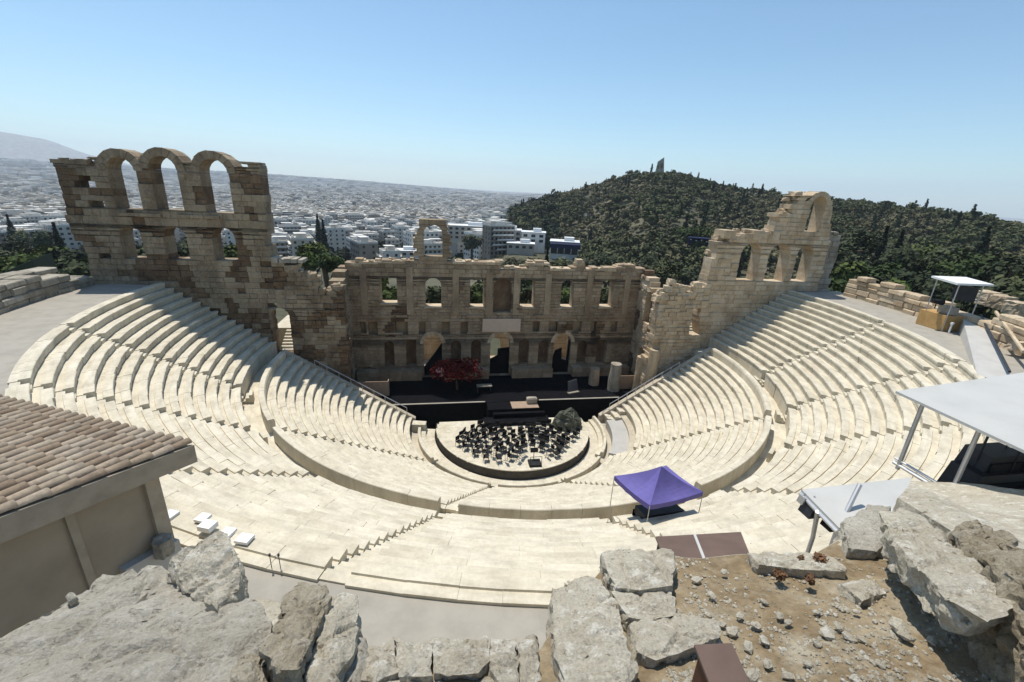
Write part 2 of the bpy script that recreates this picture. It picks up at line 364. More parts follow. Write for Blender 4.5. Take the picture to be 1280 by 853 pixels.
def tree_thing(name, loc, h, size, leaf, n, mat, seed, label, group=None, cone=False, cat='tree'):
    """a tree with trunk and crown as parts; crown centre at height h"""
    t = empty(name, loc, 0); r = np.random.default_rng(seed)
    trunk_mb(h, 0.06*h if not cone else 0.03*h, seed, 5, size[2]).build('trunk', M['bark'], t)
    link_mesh('crown', quads_mesh('crown', leaf_cloud(r, n, size, leaf, 9, cone=cone), mat), t, (0, 0, h))
    return tag(t, label, cat, group)
def on_ground(px, py, d):
    p = atd(px, py, d); return Vector((p.x, p.y, terrain(p.x, p.y)))

# far trees: five shared meshes (trunk and crown in one), copied; the rest of the wood is one object
def far_tree_mesh(name, seed, size, leaf, n, mat, h, cone=False):
    r = np.random.default_rng(seed); Q = leaf_cloud(r, n, size, leaf, 7, cone=cone)+np.array([0, 0, h])
    tb = trunk_mb(h, 0.22, seed, 3, size[2])
    me = quads_mesh(name, Q, [mat, M['bark']])
    bm = bmesh.new(); bm.from_mesh(me)
    vv = [bm.verts.new(v) for v in tb.v]
    for f in tb.f:
        fc = bm.faces.new([vv[i] for i in f]); fc.material_index = 1
    bm.to_mesh(me); bm.free(); return me
FT = [(far_tree_mesh('pine', 11, (3.4, 3.4, 2.6), 0.42, 330, M['leaf_pine'], 4.6), 'pine_tree', 'dark green round-crowned pine on the wooded hill', 'pines on the wooded hill', 'pine'),
      (far_tree_mesh('pine_b', 12, (4.2, 3.8, 2.9), 0.45, 360, M['leaf_pine'], 5.0), 'pine_tree', 'dark green round-crowned pine on the wooded hill', 'pines on the wooded hill', 'pine'),
      (far_tree_mesh('olive', 13, (3.0, 3.0, 2.2), 0.38, 300, M['leaf_olive'], 3.2), 'olive_tree', 'grey-green olive tree on the wooded hill', 'olive trees on the wooded hill', 'olive'),
      (far_tree_mesh('olive_b', 14, (3.6, 3.3, 2.3), 0.40, 320, M['leaf_olive'], 3.3), 'olive_tree', 'grey-green olive tree on the wooded hill', 'olive trees on the wooded hill', 'olive'),
      (far_tree_mesh('cypress', 15, (1.3, 1.3, 5.5), 0.36, 420, M['leaf_dark'], 6.0, True), 'cypress_tree', 'slim dark cypress standing up from the wooded hill', 'cypresses on the wooded hill', 'cypress')]
def put_far(k, p, s, name=None, label=None, group=None):
    me, nm, lb, gr, cat = FT[k]
    o = link_mesh(name or nm, me, None, p, rng.uniform(0, 6.28)); o.scale = (s*rng.uniform(0.9, 1.15), s*rng.uniform(0.9, 1.15), s)
    return tag(o, label or lb, cat+' tree', group or gr)
# ridge cypresses of the photograph
for px, py, k, s in [(645, 250, 4, 0.9), (652, 248, 4, 1.1), (660, 247, 4, 0.7), (678, 246, 4, 0.8), (700, 240, 4, 0.75), (706, 239, 4, 0.65), (716, 236, 4, 0.75), (726, 233, 4, 0.6),
                     (736, 230, 0, 0.9), (745, 228, 4, 0.65), (758, 224, 4, 0.6), (768, 220, 1, 1.0), (787, 214, 1, 1.2), (800, 213, 4, 0.6), (795, 215, 0, 1.1), (890, 228, 1, 1.0), (903, 232, 0, 0.9), (920, 236, 1, 0.8)]:
    a, _ = azel(px, py); D = interp(a, [(0, 480), (12, 520), (27, 560), (45, 540)])-6
    x, y = CAM[0]+D*math.sin(rad(a)), CAM[1]+D*math.cos(rad(a)); put_far(k, (x, y, terrain(x, y)-0.4), s*1.05)
MON = on_ground(825, 212, 548)
cand = []
r2 = random.Random(21)
CLEAR = [(16.5, 260, 30), (17.5, 300, 24)]
tries = 0
while len(cand) < 4600 and tries < 30000:
    tries += 1
    a = r2.uniform(4.5, 66); D = interp(a, [(0, 480), (12, 520), (27, 560), (45, 540), (60, 470), (90, 420)])
    d = math.sqrt(r2.uniform(165**2, (D+10)**2)); x, y = CAM[0]+d*math.sin(rad(a)), CAM[1]+d*math.cos(rad(a))
    if noise.noise((x/38, y/38, 5.0)) < -0.46: continue
    if 8.5 < a < 19 and 225 < d < 300: continue
    if a < 9 and d < 380: continue
    if (x-MON.x)**2+(y-MON.y)**2 < 15**2 or (abs(math.degrees(math.atan2(x-CAM[0], y-CAM[1]))-26.7) < 0.9 and d > 505): continue
    cand.append((d, a, x, y))
cand.sort()
SP = []
for i, (d, a, x, y) in enumerate(cand):
    nn = noise.noise((x/60, y/60, 9.0))
    k = (2 if r2.random() < 0.5 else 3) if nn > 0.02 or r2.random() < 0.25 else (0 if r2.random() < 0.5 else 1)
    if r2.random() < 0.035: k = 4
    s = r2.uniform(0.7, 1.35)*(1.0 if d < 300 else 0.9)
    if i < 260: put_far(k, (x, y, terrain(x, y)-0.3), s)
    else: SP.append((k, x, y, terrain(x, y)-0.3, s))
Qs = {}
for k, x, y, z, s in SP:
    key = ['leaf_pine', 'leaf_pine', 'leaf_olive', 'leaf_olive', 'leaf_dark'][k]
    sz = [(3.4, 3.4, 2.6), (4.2, 3.8, 2.9), (3.0, 3.0, 2.2), (3.6, 3.3, 2.3), (1.2, 1.2, 5.0)][k]; h = [4.2, 4.6, 3.0, 3.0, 5.4][k]
    q = leaf_cloud(nrng, 120, tuple(v*s for v in sz), 0.62*s, 6, cone=(k == 4))+np.array([x, y, z+h*s]); Qs.setdefault(key, []).append(q)
keys = list(Qs); allq = np.concatenate([np.concatenate(Qs[k]) for k in keys])
fm = quads_mesh('forest', allq, [M[k] for k in keys])
fm.polygons.foreach_set("material_index", np.concatenate([[i]*(sum(len(q) for q in Qs[k])//4) for i, k in enumerate(keys)]).astype(np.int32))
tag(link_mesh('forest', fm), 'dense grey-green wood of pines and olives covering the hill', 'forest', kind='stuff')
# scrub between the trees
Q = []
for _ in range(4200):
    a = r2.uniform(4.5, 66); d = math.sqrt(r2.uniform(120**2, 470**2)); x, y = CAM[0]+d*math.sin(rad(a)), CAM[1]+d*math.cos(rad(a))
    if in_odeon(x, y) or abs(x) < 47 and y < 24 or (8.5 < a < 19 and 235 < d < 295): continue
    s = r2.uniform(0.8, 2.0); Q.append(leaf_cloud(nrng, 46, (s, s, s*0.6), 0.36, 4)+np.array([x, y, terrain(x, y)+0.4*s]))
tag(link_mesh('scrub', quads_mesh('scrub', np.concatenate(Q), M['leaf_olive'])), 'low grey-green scrub on the hillside below the trees', 'scrub', kind='stuff')

# pale rock outcrops and paths on the hill
def outcrop(px, py, d, s, lab):
    p = on_ground(px, py, d); b = MB(); rr = random.Random(int(px))
    for _ in range(5):
        b.box((p.x+rr.uniform(-s, s), p.y+rr.uniform(-s, s)*0.6, p.z+s*0.3), (s*rr.uniform(0.6, 1.4), s*rr.uniform(0.6, 1.2), s*rr.uniform(0.6, 1.3)), rr.uniform(0, 3), 0, (0.7, 0.6))
    return tag(b.build('rock_outcrop', M['wall_grey']), lab, 'rock', 'bare rock outcrops on the wooded hill')
for px, py, d, s in [(735, 270, 400, 2.6), (752, 273, 390, 2.2), (780, 226, 530, 2.6), (830, 281, 330, 2.2), (935, 246, 480, 3.2), (952, 247, 480, 2.6), (970, 246, 490, 3), (1150, 262, 430, 3), (1150, 280, 330, 3.5), (1172, 292, 300, 3.4), (1215, 290, 310, 2.6), (1225, 300, 260, 2.4), (1265, 335, 200, 3)]:
    outcrop(px, py, d, s, 'bare pale rock outcrop among the trees of the hill')

# monument on the summit
p = on_ground(825, 212, 548); t = empty('hilltop_monument', (p.x, p.y, p.z-0.5), rad(-27)); t.scale = (1.35, 1.35, 1.6)
b = MB(); b.box((0, 0, 1.4), (7.6, 3.6, 2.8)); b.build('base', M['wall_grey'], t)
b = MB(); b.hexa([(-3.4, -1.5, 2.8), (3.4, -1.5, 2.8), (3.4, 1.2, 2.8), (-3.4, 1.2, 2.8), (-2.6, -1.2, 9.2), (1.9, -1.2, 12.2), (1.9, 0.9, 12.2), (-2.6, 0.9, 9.2)]); b.build('curved_facade', M['wall_grey'], t)
b = MB(); b.box((1.0, -1.75, 6.6), (1.5, 0.5, 3.0)); b.box((-1.7, -1.75, 5.8), (1.2, 0.5, 2.4)); b.build('niche', M['rubble'], t)
tag(t, 'small ruined stone monument on the summit of the wooded hill', 'monument')

# single trees of the middle distance
def mid(name, px, py, d, h, size, leaf, n, mat, seed, label, group=None, cone=False, dz=0.0):
    p = on_ground(px, py, d); p.z += dz; return tree_thing(name, p, h, size, leaf, n, M[mat], seed, label, group, cone)
def tree_to(name, px, py_top, d, half_w, mat, seed, label, group=None, cone=False, n=1500, leaf=0.3, hz=None):
    """tree standing on the ground whose top reaches the given spot"""
    top = atd(px, py_top, d); g = terrain(top.x, top.y); H = max(3.0, top.z-g); rz = (min(H*0.36, half_w*0.95) if not cone else H*0.46)
    return tree_thing(name, (top.x, top.y, g), H-rz, (half_w, half_w, rz), leaf, n, M[mat], seed, label, group, cone)
tree_to('broadleaf_tree', 388, 298, 118, 4.4, 'leaf_bright', 31, 'bushy green tree beyond the ruined wall, the taller of a pair', leaf=0.33, n=2000)
tree_to('broadleaf_tree', 412, 312, 106, 3.2, 'leaf_bright', 32, 'bushy green tree beyond the ruined wall, the shorter of a pair', leaf=0.3, n=1700)
tree_to('cypress_tree', 396, 268, 300, 2.6, 'leaf_dark', 33, 'tall dark cypress in front of the white city blocks', cone=True, leaf=0.5, n=1500)
tree_to('cypress_tree', 403, 275, 290, 2.3, 'leaf_dark', 36, 'shorter dark cypress beside the tall cypress before the city', cone=True, leaf=0.5, n=1200)
tree_to('cypress_tree', 685, 308, 112, 0.9, 'leaf_dark', 34, 'narrow dark cypress just behind the stage wall', cone=True, leaf=0.25, n=900)
tree_to('broadleaf_tree', 590, 288, 250, 6.5, 'leaf_olive', 35, 'wide pale green tree beside the white terraced houses', leaf=0.6, n=1300)
for i, (px, py, d, w, mt) in enumerate([(470, 336, 70, 2.2, 'leaf_bright'), (600, 314, 150, 6.5, 'leaf_olive'), (640, 317, 140, 5.5, 'leaf_olive'), (725, 316, 135, 5.0, 'leaf_olive'), (760, 311, 160, 6.5, 'leaf_pine'), (795, 318, 120, 5, 'leaf_olive'), (665, 322, 125, 4.6, 'leaf_bright'), (835, 318, 130, 5.5, 'leaf_pine'), (815, 306, 165, 6, 'leaf_pine'), (705, 318, 150, 5, 'leaf_pine'), (570, 318, 130, 4.5, 'leaf_bright'), (775, 322, 105, 4.0, 'leaf_olive')]):
    tree_to('broadleaf_tree', px, py, d, w, mt, 50+i, 'round low tree growing just beyond the stage wall', 'low trees beyond the stage wall', leaf=0.36, n=1200)
for i, (px, py, d, w) in enumerate([(856, 282, 258, 7.5), (880, 281, 262, 8.5), (905, 284, 258, 7.5), (925, 287, 262, 7)]):
    tree_to('broadleaf_tree', px, py, d, w, 'leaf_bright', 70+i, 'bright green round tree above the dark blue awning', 'bright green trees above the blue awning', leaf=0.42, n=1500)
for i, (px, py, d, w, mt, cone) in enumerate([(1060, 300, 150, 6.5, 'leaf_pine', 0), (1085, 285, 175, 7, 'leaf_pine', 0), (1110, 283, 185, 2.2, 'leaf_dark', 1), (1130, 287, 175, 2.6, 'leaf_dark', 1), (1135, 300, 160, 6, 'leaf_dark', 0), (1165, 298, 165, 7.5, 'leaf_bright', 0),
        (1195, 300, 160, 7, 'leaf_pine', 0), (1225, 303, 150, 7, 'leaf_bright', 0), (1255, 305, 150, 7, 'leaf_pine', 0), (1285, 310, 140, 7, 'leaf_dark', 0), (1105, 318, 130, 6, 'leaf_bright', 0), (1150, 325, 120, 6, 'leaf_dark', 0), (1190, 330, 115, 6, 'leaf_pine', 0),
        (1230, 335, 112, 6, 'leaf_dark', 0), (1270, 345, 105, 6, 'leaf_pine', 0), (1075, 322, 118, 4, 'leaf_bright', 0), (1238, 282, 230, 3, 'leaf_dark', 1), (1050, 340, 100, 3.0, 'leaf_bright', 0), (1090, 340, 98, 3.5, 'leaf_olive', 0), (1125, 345, 96, 3.2, 'leaf_bright', 0), (1310, 330, 110, 6, 'leaf_pine', 0)]):
    lb = {'leaf_pine': 'full green pine crowding the slope beyond the right retaining wall', 'leaf_dark': 'dark green tree crowding the slope beyond the right retaining wall', 'leaf_bright': 'light green tree crowding the slope beyond the right retaining wall', 'leaf_olive': 'grey olive crowding the slope beyond the right retaining wall'}[mt]
    if cone: lb = 'dark pointed cypress rising beyond the right retaining wall'
    tree_to('cypress_tree' if cone else 'broadleaf_tree', px, py, d, w, mt, 90+i, lb.replace('the right retaining wall', 'the low blockwork wall'), {'leaf_pine': 'green pines', 'leaf_dark': 'dark trees', 'leaf_bright': 'light green trees', 'leaf_olive': 'grey olives'}[mt]+(' and cypresses' if cone else '')+' beyond the low wall', bool(cone), leaf=0.42, n=1600)
for i, (px, py, d, w, mt, cone) in enumerate([(12, 290, 230, 5, 'leaf_dark', 0), (8, 268, 330, 3, 'leaf_dark', 1), (35, 295, 170, 6, 'leaf_pine', 0), (55, 300, 150, 5, 'leaf_bright', 0), (75, 300, 130, 4, 'leaf_dark', 0), (66, 278, 220, 2.2, 'leaf_dark', 1), (30, 308, 120, 4.2, 'leaf_bright', 0), (5, 312, 140, 5, 'leaf_bright', 0), (90, 312, 110, 3.4, 'leaf_pine', 0), (48, 282, 260, 6, 'leaf_pine', 0), (-10, 300, 190, 7, 'leaf_pine', 0), (20, 282, 300, 6, 'leaf_pine', 0)]):
    lb = {'leaf_pine': 'green pine', 'leaf_dark': 'dark tree', 'leaf_bright': 'fresh green tree'}[mt]+' in the park past the three-arched wall'
    if cone: lb = 'thin cypress in the park past the three-arched wall'
    tree_to('cypress_tree' if cone else 'park_tree', px, py, d, w, mt, 130+i, lb, lb, bool(cone), leaf=0.40, n=1300)
# trees glimpsed through the arches and windows
for i, (px, py, d, w) in enumerate([(225, 297, 100, 4), (282, 300, 105, 3.5), (170, 300, 100, 3.0), (485, 352, 80, 3), (541, 352, 82, 3), (595, 350, 84, 3), (660, 350, 86, 3), (710, 352, 88, 3), (757, 354, 88, 2.6)]):
    tree_to('broadleaf_tree', px, py, d, w, 'leaf_bright' if i % 2 else 'leaf_pine', 160+i, 'tree seen through the openings of the theatre walls', 'trees seen through the wall openings', leaf=0.3, n=1000)

# ================================================================== city
def building_mb(w, dp, fl, seed):
    """returns separate builders: wall, balconies, windows, roof"""
    rr = random.Random(seed); h = fl*3.1+0.8; W = MB(); B = MB(); G = MB(); R = MB()
    W.box((0, 0, h/2-4), (w, dp, h+8))
    for sx in (-1, 1): R.box((sx*(w/2-0.12), 0, h+0.45), (0.24, dp, 0.9))
    for sy in (-1, 1): R.box((0, sy*(dp/2-0.12), h+0.45), (w-0.5, 0.24, 0.9))
    pw, pd = w*rr.uniform(0.3, 0.55), dp*rr.uniform(0.3, 0.5)
    R.box((rr.uniform(-0.2, 0.2)*w, rr.uniform(-0.2, 0.2)*dp, h+1.35), (pw, pd, 2.7))
    R.box((rr.uniform(-0.2, 0.2)*w, rr.uniform(-0.2, 0.2)*dp, h+2.9), (pw+0.8, pd+0.8, 0.25))
    for _ in range(4):
        x, y = rr.uniform(-0.42, 0.42)*w, rr.uniform(-0.42, 0.42)*dp; R.box((x, y, h+0.7), (1.4, 0.6, 1.2), rr.uniform(0, 3))
    bal = rr.random() < 0.75
    for f in range(fl):
        z = f*3.1+1.3
        for s in (-1, 1):
            n = int(w/2.8)
            for k in range(n):
                x = (k+0.5)/n*w-w/2; G.box((x, s*(dp/2+0.01), z+0.95), (1.45, 0.08, 1.9 if bal else 1.4))
            n = int(dp/3.4)
            for k in range(n):
                y = (k+0.5)/n*dp-dp/2; G.box((s*(w/2+0.01), y, z+0.95), (0.08, 1.3, 1.4))
            if bal and f > 0:
                x0 = rr.choice((0, 0.0, 0.12))*w; B.box((x0, s*(dp/2+0.75), z-0.15), (w*0.86-abs(x0), 1.5, 0.16)); B.box((x0, s*(dp/2+1.46), z+0.35), (w*0.86-abs(x0), 0.07, 0.95))
    return W, B, G, R, h
BV = []
for i, (w, dp, fl) in enumerate([(14, 11, 5), (18, 12, 6), (11, 10, 4), (22, 13, 5), (13, 13, 6), (10, 9, 3), (16, 10, 4)]):
    W, B, G, R, h = building_mb(w, dp, fl, 300+i)
    allb = MB()
    for mi, part in enumerate((W, B, G, R)): allb.add(part.v, part.f, mi if mi < 3 else 3)
    BV.append(dict(w=w, d=dp, h=h, wall=W.mesh('wall', M['city']), bal=B.mesh('balconies', M['city_white']) if B.v else None, win=G.mesh('windows', M['glass']), roof=R.mesh('roof', M['city_white']),
                   one=allb.mesh('building', [M['city'], M['city_white'], M['glass'], M['city_white']])))
FLOORS = ['five', 'six', 'four', 'five', 'six', 'three', 'four']; WID = ['', '', 'narrow ', 'wide ', 'square ', 'small ', 'shallow ']
def put_building(k, loc, rz, detail, s=1.0):
    v = BV[k]; lb = 'pale %s%s-storey flat-roofed block in the dense city' % (WID[k], FLOORS[k]); gr = '%s-storey %scity blocks' % (FLOORS[k], WID[k])
    if detail:
        t = empty('apartment_building', loc, rz); t.scale = (s, s, s)
        link_mesh('wall', v['wall'], t); link_mesh('roof', v['roof'], t)
        o = link_mesh('window', v['win'], t); o["kind"] = "stuff"
        if v['bal']: o = link_mesh('balcony', v['bal'], t); o["kind"] = "stuff"
    else:
        t = link_mesh('apartment_building', v['one'], None, loc, rz); t.scale = (s, s, s)
    return tag(t, lb, 'building', gr)
r3 = random.Random(5)
used = []
def free(x, y, rad_):
    for ux, uy, ur in used:
        if (x-ux)**2+(y-uy)**2 < (rad_+ur)**2*0.62: return False
    return True
cnt = 0; spots = []
for _ in range(9000):
    if len(spots) >= 285: break
    a = r3.choice([r3.uniform(-19, 12.5), r3.uniform(-19, 12.5), r3.uniform(-19, 12.5), r3.uniform(-41, -31), r3.uniform(-31, -19)])
    dmin = 265 if a > -20 else 420
    if 8 < a: dmin = 330
    d = math.sqrt(r3.uniform(dmin**2, 830**2)); x, y = CAM[0]+d*math.sin(rad(a)), CAM[1]+d*math.cos(rad(a))
    k = r3.randrange(7); rr_ = max(BV[k]['w'], BV[k]['d'])*0.62
    if a > 9.0 and d > 380: continue
    if noise.noise((x/50, y/50, 1.5)) < -0.45: continue
    if not free(x, y, rr_): continue
    used.append((x, y, rr_)); spots.append((d, a, k, x, y))
spots.sort()
for i, (d, a, k, x, y) in enumerate(spots):
    base = 0.35 if a > -25 else 0.9
    put_building(k, (x, y, terrain(x, y)), base+r3.choice((0, math.pi/2))+r3.uniform(-0.12, 0.12), i < 70, r3.uniform(0.9, 1.2))
# the rest of the city, out to the foot of the mountains
b = MB(); g2 = MB()
for _ in range(11500):
    a = r3.uniform(-46, 15); d = math.exp(r3.uniform(math.log(800), math.log(7600)))
    x, y = CAM[0]+d*math.sin(rad(a)), CAM[1]+d*math.cos(rad(a))
    if noise.noise((x/300, y/300, 3.0)) < -0.42: continue
    s = max(1.0, d/1500); w, dp, h = r3.uniform(10, 26)*s, r3.uniform(10, 19)*s, r3.uniform(8, 23)*min(1.3, 0.8+0.2*s)
    z = terrain(x, y); rz = 0.4+0.3*round(a/12)+r3.choice((0, 1.57))
    if d > 6000 and a < -26: continue
    b.box((x, y, z+h/2-3), (w, dp, h+6), rz)
    if d < 2600:
        b.box((x+r3.uniform(-2, 2), y+r3.uniform(-2, 2), z+h+1.2), (w*0.45, dp*0.45, 2.6), rz)
        co, si = math.cos(rz), math.sin(rz)
        for f in range(int(h/3.2)):
            for sy in (-1, 1):
                g2.box((x-si*sy*(dp/2+0.05), y+co*sy*(dp/2+0.05), z+1.8+f*3.2), (w*0.8, 0.2, 1.3), rz)
tag(b.build('far_city', M['city']), 'mass of pale city blocks spreading to the horizon', 'city', kind='stuff')
tag(g2.build('far_city_windows', M['glass']), 'dark window bands across the distant city blocks', 'windows', kind='stuff')
Q = []
for _ in range(2300):
    a = r3.uniform(-46, 15); d = math.exp(r3.uniform(math.log(300), math.log(3800))); x, y = CAM[0]+d*math.sin(rad(a)), CAM[1]+d*math.cos(rad(a))
    if not free(x, y, 3): continue
    s = r3.uniform(3, 6)*max(1, d/1600); Q.append(leaf_cloud(nrng, 60, (s, s, s*0.9), 0.3*s, 5)+np.array([x, y, terrain(x, y)+s*1.1]))
tag(link_mesh('city_trees', quads_mesh('city_trees', np.concatenate(Q), M['leaf_dark'])), 'dark trees dotted between the far city blocks', 'trees', kind='stuff')

# white terraced houses with the navy awning beside the hill
def spot(px, py, d): p = atd(px, py, d); return p
def house(name, px0, px1, py_top, d, depth, label, roof_mat='white', rows=2, cols=4, awn=False):
    a = atd(px0, py_top, d); c = atd(px1, py_top, d); mid_ = (a+c)/2; w = (c-a).length; g = terrain(mid_.x, mid_.y)-3; top = mid_.z
    rz = math.atan2((c-a).y, (c-a).x); t = empty(name, (mid_.x, mid_.y, g), rz); H = top-g
    q = MB(); q.box((0, depth/2, H/2), (w, depth, H)); q.build('wall', M['city_white'] if roof_mat != 'city' else M['city'], t)
    q = MB(); q.box((0, depth/2, H+0.15), (w+0.8, depth+0.8, 0.3)); q.box((w*0.15, depth*0.5, H+1.3), (w*0.35, depth*0.4, 2.2)); q.build('roof', M['white'], t)
    for r_ in range(rows):
        for k in range(cols):
            q = MB(); z = H-2.0-r_*3.1; x = (k+0.5)/cols*w-w/2; q.box((x, -0.02, z), (w/cols*0.5, 0.12, 1.7)); wi = q.build('window', M['glass'], t)
            q = MB(); q.box((x, -0.1, z-0.95), (w/cols*0.56, 0.3, 0.12)); q.build('sill', M['white'], wi)
    if awn:
        q = MB(); q.hexa([(-w/2, -3.0, H-3.4), (w/2+1, -3.0, H-3.4), (w/2+1, 0, H-3.0), (-w/2, 0, H-3.0), (-w/2, -3.0, H-0.9), (w/2+1, -3.0, H-0.9), (w/2+1, 0, H-0.3), (-w/2, 0, H-0.3)]); q.build('awning', M['awning'], t); q = MB(); q.box((0, -0.05, H-5.2), (w*0.94, 0.2, 3.4)); q.build('awning_shade', M['glass'], t)  # dark glass sheet put in for the shade under the awning
        for k in range(5):
            q = MB(); x = -w/2+0.5+k*w/4.2; q.tube((x, -3.05, H-6.2), (x, -3.05, H-3.2), 0.12); q.build('post', M['white'], t)
    return tag(t, label, 'house')
house('terraced_house', 618, 652, 288, 290, 12, 'white house with two window rows beside the wooded hill', rows=3, cols=4)
house('terraced_house', 652, 682, 291, 285, 10, 'white house with a flat slab roof next to the blue-awninged restaurant', rows=2, cols=3)
house('restaurant', 688, 724, 303, 262, 12, 'low restaurant with a deep navy blue awning on white posts', rows=0, cols=3, awn=True)
house('terraced_house', 634, 668, 305, 270, 9, 'low blue-grey terrace in front of the white houses', 'city', rows=1, cols=4)
house('terraced_house', 560, 612, 283, 330, 14, 'long pale block behind the single standing arch', 'city', rows=3, cols=7)
house('terraced_house', 482, 528, 314, 310, 12, 'low white walled terrace just over the stage wall top', rows=1, cols=5)
# dark blue canopy among the bright trees on the right
c0 = atd(860, 299, 246); c1 = atd(902, 299, 246); g = terrain(c0.x, c0.y); t = empty('open_air_stage', ((c0.x+c1.x)/2, (c0.y+c1.y)/2, g), math.atan2((c1-c0).y, (c1-c0).x))
w = (c1-c0).length; H = c0.z-g+0.8
q = MB(); q.box((0, 2, H), (w, 5, 0.4)); q.build('roof', M['awning'], t)
q = MB(); q.box((0, 4.3, H/2), (w, 0.3, H)); q.build('back_wall', M['awning'], t)
for s in (-1, 1):
    q = MB(); q.tube((s*w*0.48, -0.4, 0), (s*w*0.48, -0.4, H), 0.15); q.build('post', M['darkgrey'], t)
for k in range(6):
    q = MB(); q.box((-w/2+1.5+k*(w-3)/5, -0.45, H-0.9-0.4*(k % 2)), (0.5, 0.25, 0.35)); q.build('spotlight', M['white'], t)
tag(t, 'dark blue canopy with small white lamps under the bright green trees', 'canopy')

# ================================================================== the theatre: seating
YA = 4.0                                   # front plane of the side walls
def pol(r, th, z): return (r*math.cos(th), -r*math.sin(th), z)
def arc_solid(mb, prof, t0, t1, n, mi=0):
    """sweep a closed (r, z) outline round the centre from angle t0 to t1"""
    k = len(prof); vs_ = [pol(r, t0+(t1-t0)*i/n, z) for i in range(n+1) for r, z in prof]; fs = []
    for i in range(n):
        for j in range(k):
            a, b_ = i*k+j, i*k+(j+1) % k; fs.append((a, a+k, b_+k, b_))
    fs += [tuple(range(k)), tuple(range(n*k, n*k+k))[::-1]]; mb.add(vs_, fs, mi)
def seat_prof(r0, r1, zt, rise, dr=0.0, dz=0.0):
    zb = zt-rise-0.05
    return [(r0+0.07+dr, zb), (r0+0.07+dr, zt-0.22), (r0+dr, zt-0.17+dz), (r0+dr, zt-0.03+dz), (r0+0.03+dr, zt+dz), (r0+0.46, zt+dz-0.005), (r0+0.48, zt+dz-0.075), (r1, zt+dz-0.075), (r1, zb)]
def span_end(r, ylim):
    return math.asin(min(0.9, ylim/r))
def seating(thing, rows, stairs_deg, ylimL, ylimR, block_len, nparts, gap=0.42, seed=3, skip=None):
    """rows: (r0, r1, z_top, rise)"""
    rr = random.Random(seed); blocks = []
    st = sorted(rad(a) for a in stairs_deg)
    for i, (r0, r1, zt, rise) in enumerate(rows):
        lo, hi = -span_end(r0, ylimR), math.pi+span_end(r0, ylimL); g = gap/r0
        edges = [lo]+[v for s in st for v in (s-g, s+g)]+[hi]
        for k in range(0, len(edges), 2):
            a, b_ = edges[k], edges[k+1]; L = (b_-a)*r0; n = max(1, round(L/block_len)); cuts = [a]
            for j in range(1, n): cuts.append(a+(b_-a)*(j+rr.uniform(-0.22, 0.22))/n)
            cuts.append(b_)
            for j in range(n):
                th = (cuts[j]+cuts[j+1])/2; ha = (cuts[j+1]-cuts[j])/2
                if skip and skip(i, th): continue
                x, y, w = project(pol(r0, th, zt)); px = 2*ha*r0*FPX/max(w, 1)
                blocks.append((px, i, th, ha))
    blocks.sort(key=lambda q: -q[0])
    rest = MB()
    for n_, (px, i, th, ha) in enumerate(blocks):
        r0, r1, zt, rise = rows[i]; dr = rr.uniform(-0.035, 0.035); dz = rr.uniform(-0.016, 0.014); ha -= 0.0025/r0
        seg = max(1, round(2*ha/0.045))
        if n_ < nparts:
            q = MB(); arc_solid(q, seat_prof(r0, r1+0.1, zt, rise, dr, dz), th-ha, th+ha, seg); q.build('seat_block', M['marble'], thing)
        else: arc_solid(rest, seat_prof(r0, r1+0.1, zt, rise, dr, dz), th-ha, th+ha, seg)
    if rest.v:
        o = rest.build('seat_blocks', M['marble'], thing); o["kind"] = "stuff"
    # steps of the radial stairs: two for each row
    for s in st:
        for i, (r0, r1, zt, rise) in enumerate(rows):
            if skip and skip(i, s): continue
            for h0, h1, f in ((0.0, 0.5, 0.72), (0.5, 1.0, 0.24)):
                a = r0+(r1-r0)*h0; c = r0+(r1-r0)*h1; q = MB()
                arc_solid(q, [(a, zt-rise-0.15), (a, zt-rise*f), (c+0.02, zt-rise*f), (c+0.02, zt-rise-0.15)], s-(gap-0.01)/r0, s+(gap-0.01)/r0, 1); q.build('step', M['marble'], thing)
    # bedding under the blocks
    q = MB(); prof = []
    for r0, r1, zt, rise in rows: prof += [(r0+0.12, zt-rise-0.02), (r1+0.12, zt-rise-0.02)]
    prof = prof+[(rows[-1][1]+0.1, rows[0][2]-3), (rows[0][0]+0.12, rows[0][2]-3)]
    arc_solid(q, prof, -span_end(rows[0][0], ylimR)*0.9, math.pi+span_end(rows[0][0], ylimL)*0.9, 90)
    q.build('bedding', M['marble_base'], thing)
    return thing
NU, NL = 14, 18
UP_R0, UP_R1, UP_Z0, UP_Z1 = 27.0, 37.6, 11.6, 18.11
tu = (UP_R1-UP_R0)/NU; ru = (UP_Z1-UP_Z0)/(NU-1)
up_rows = [(UP_R0+i*tu, UP_R0+(i+1)*tu, UP_Z0+i*ru, ru) for i in range(NU)]
up_rows[0] = (UP_R0, UP_R0+tu, UP_Z0, 1.5)
LO_R0, LO_R1, LO_Z0, LO_Z1 = 12.15, 25.2, 2.25, 10.35
tl = (LO_R1-LO_R0)/NL; rl = (LO_Z1-LO_Z0)/(NL-1)
lo_rows = [(LO_R0+i*tl, LO_R0+(i+1)*tl, LO_Z0+i*rl, rl) for i in range(NL)]
US = [163.5, 145.8, 128, 108.6, 89, 70, 51, 34, 16]; LS = [147, 109, 73, 37.5]
upper = empty('upper_seating'); tag(upper, 'upper tier of cream marble seat rows above the walkway', 'seating')
seating(upper, up_rows, US, YA-0.06, YA-0.06, 1.45, 295, seed=3)
lower = empty('lower_seating'); tag(lower, 'lower tier of cream marble seat rows around the orchestra', 'seating')
seating(lower, lo_rows, LS, 2.3, 1.2, 1.5, 200, gap=0.34, seed=4, skip=lambda i, th: i < 3 and rad(2) < th < rad(36))
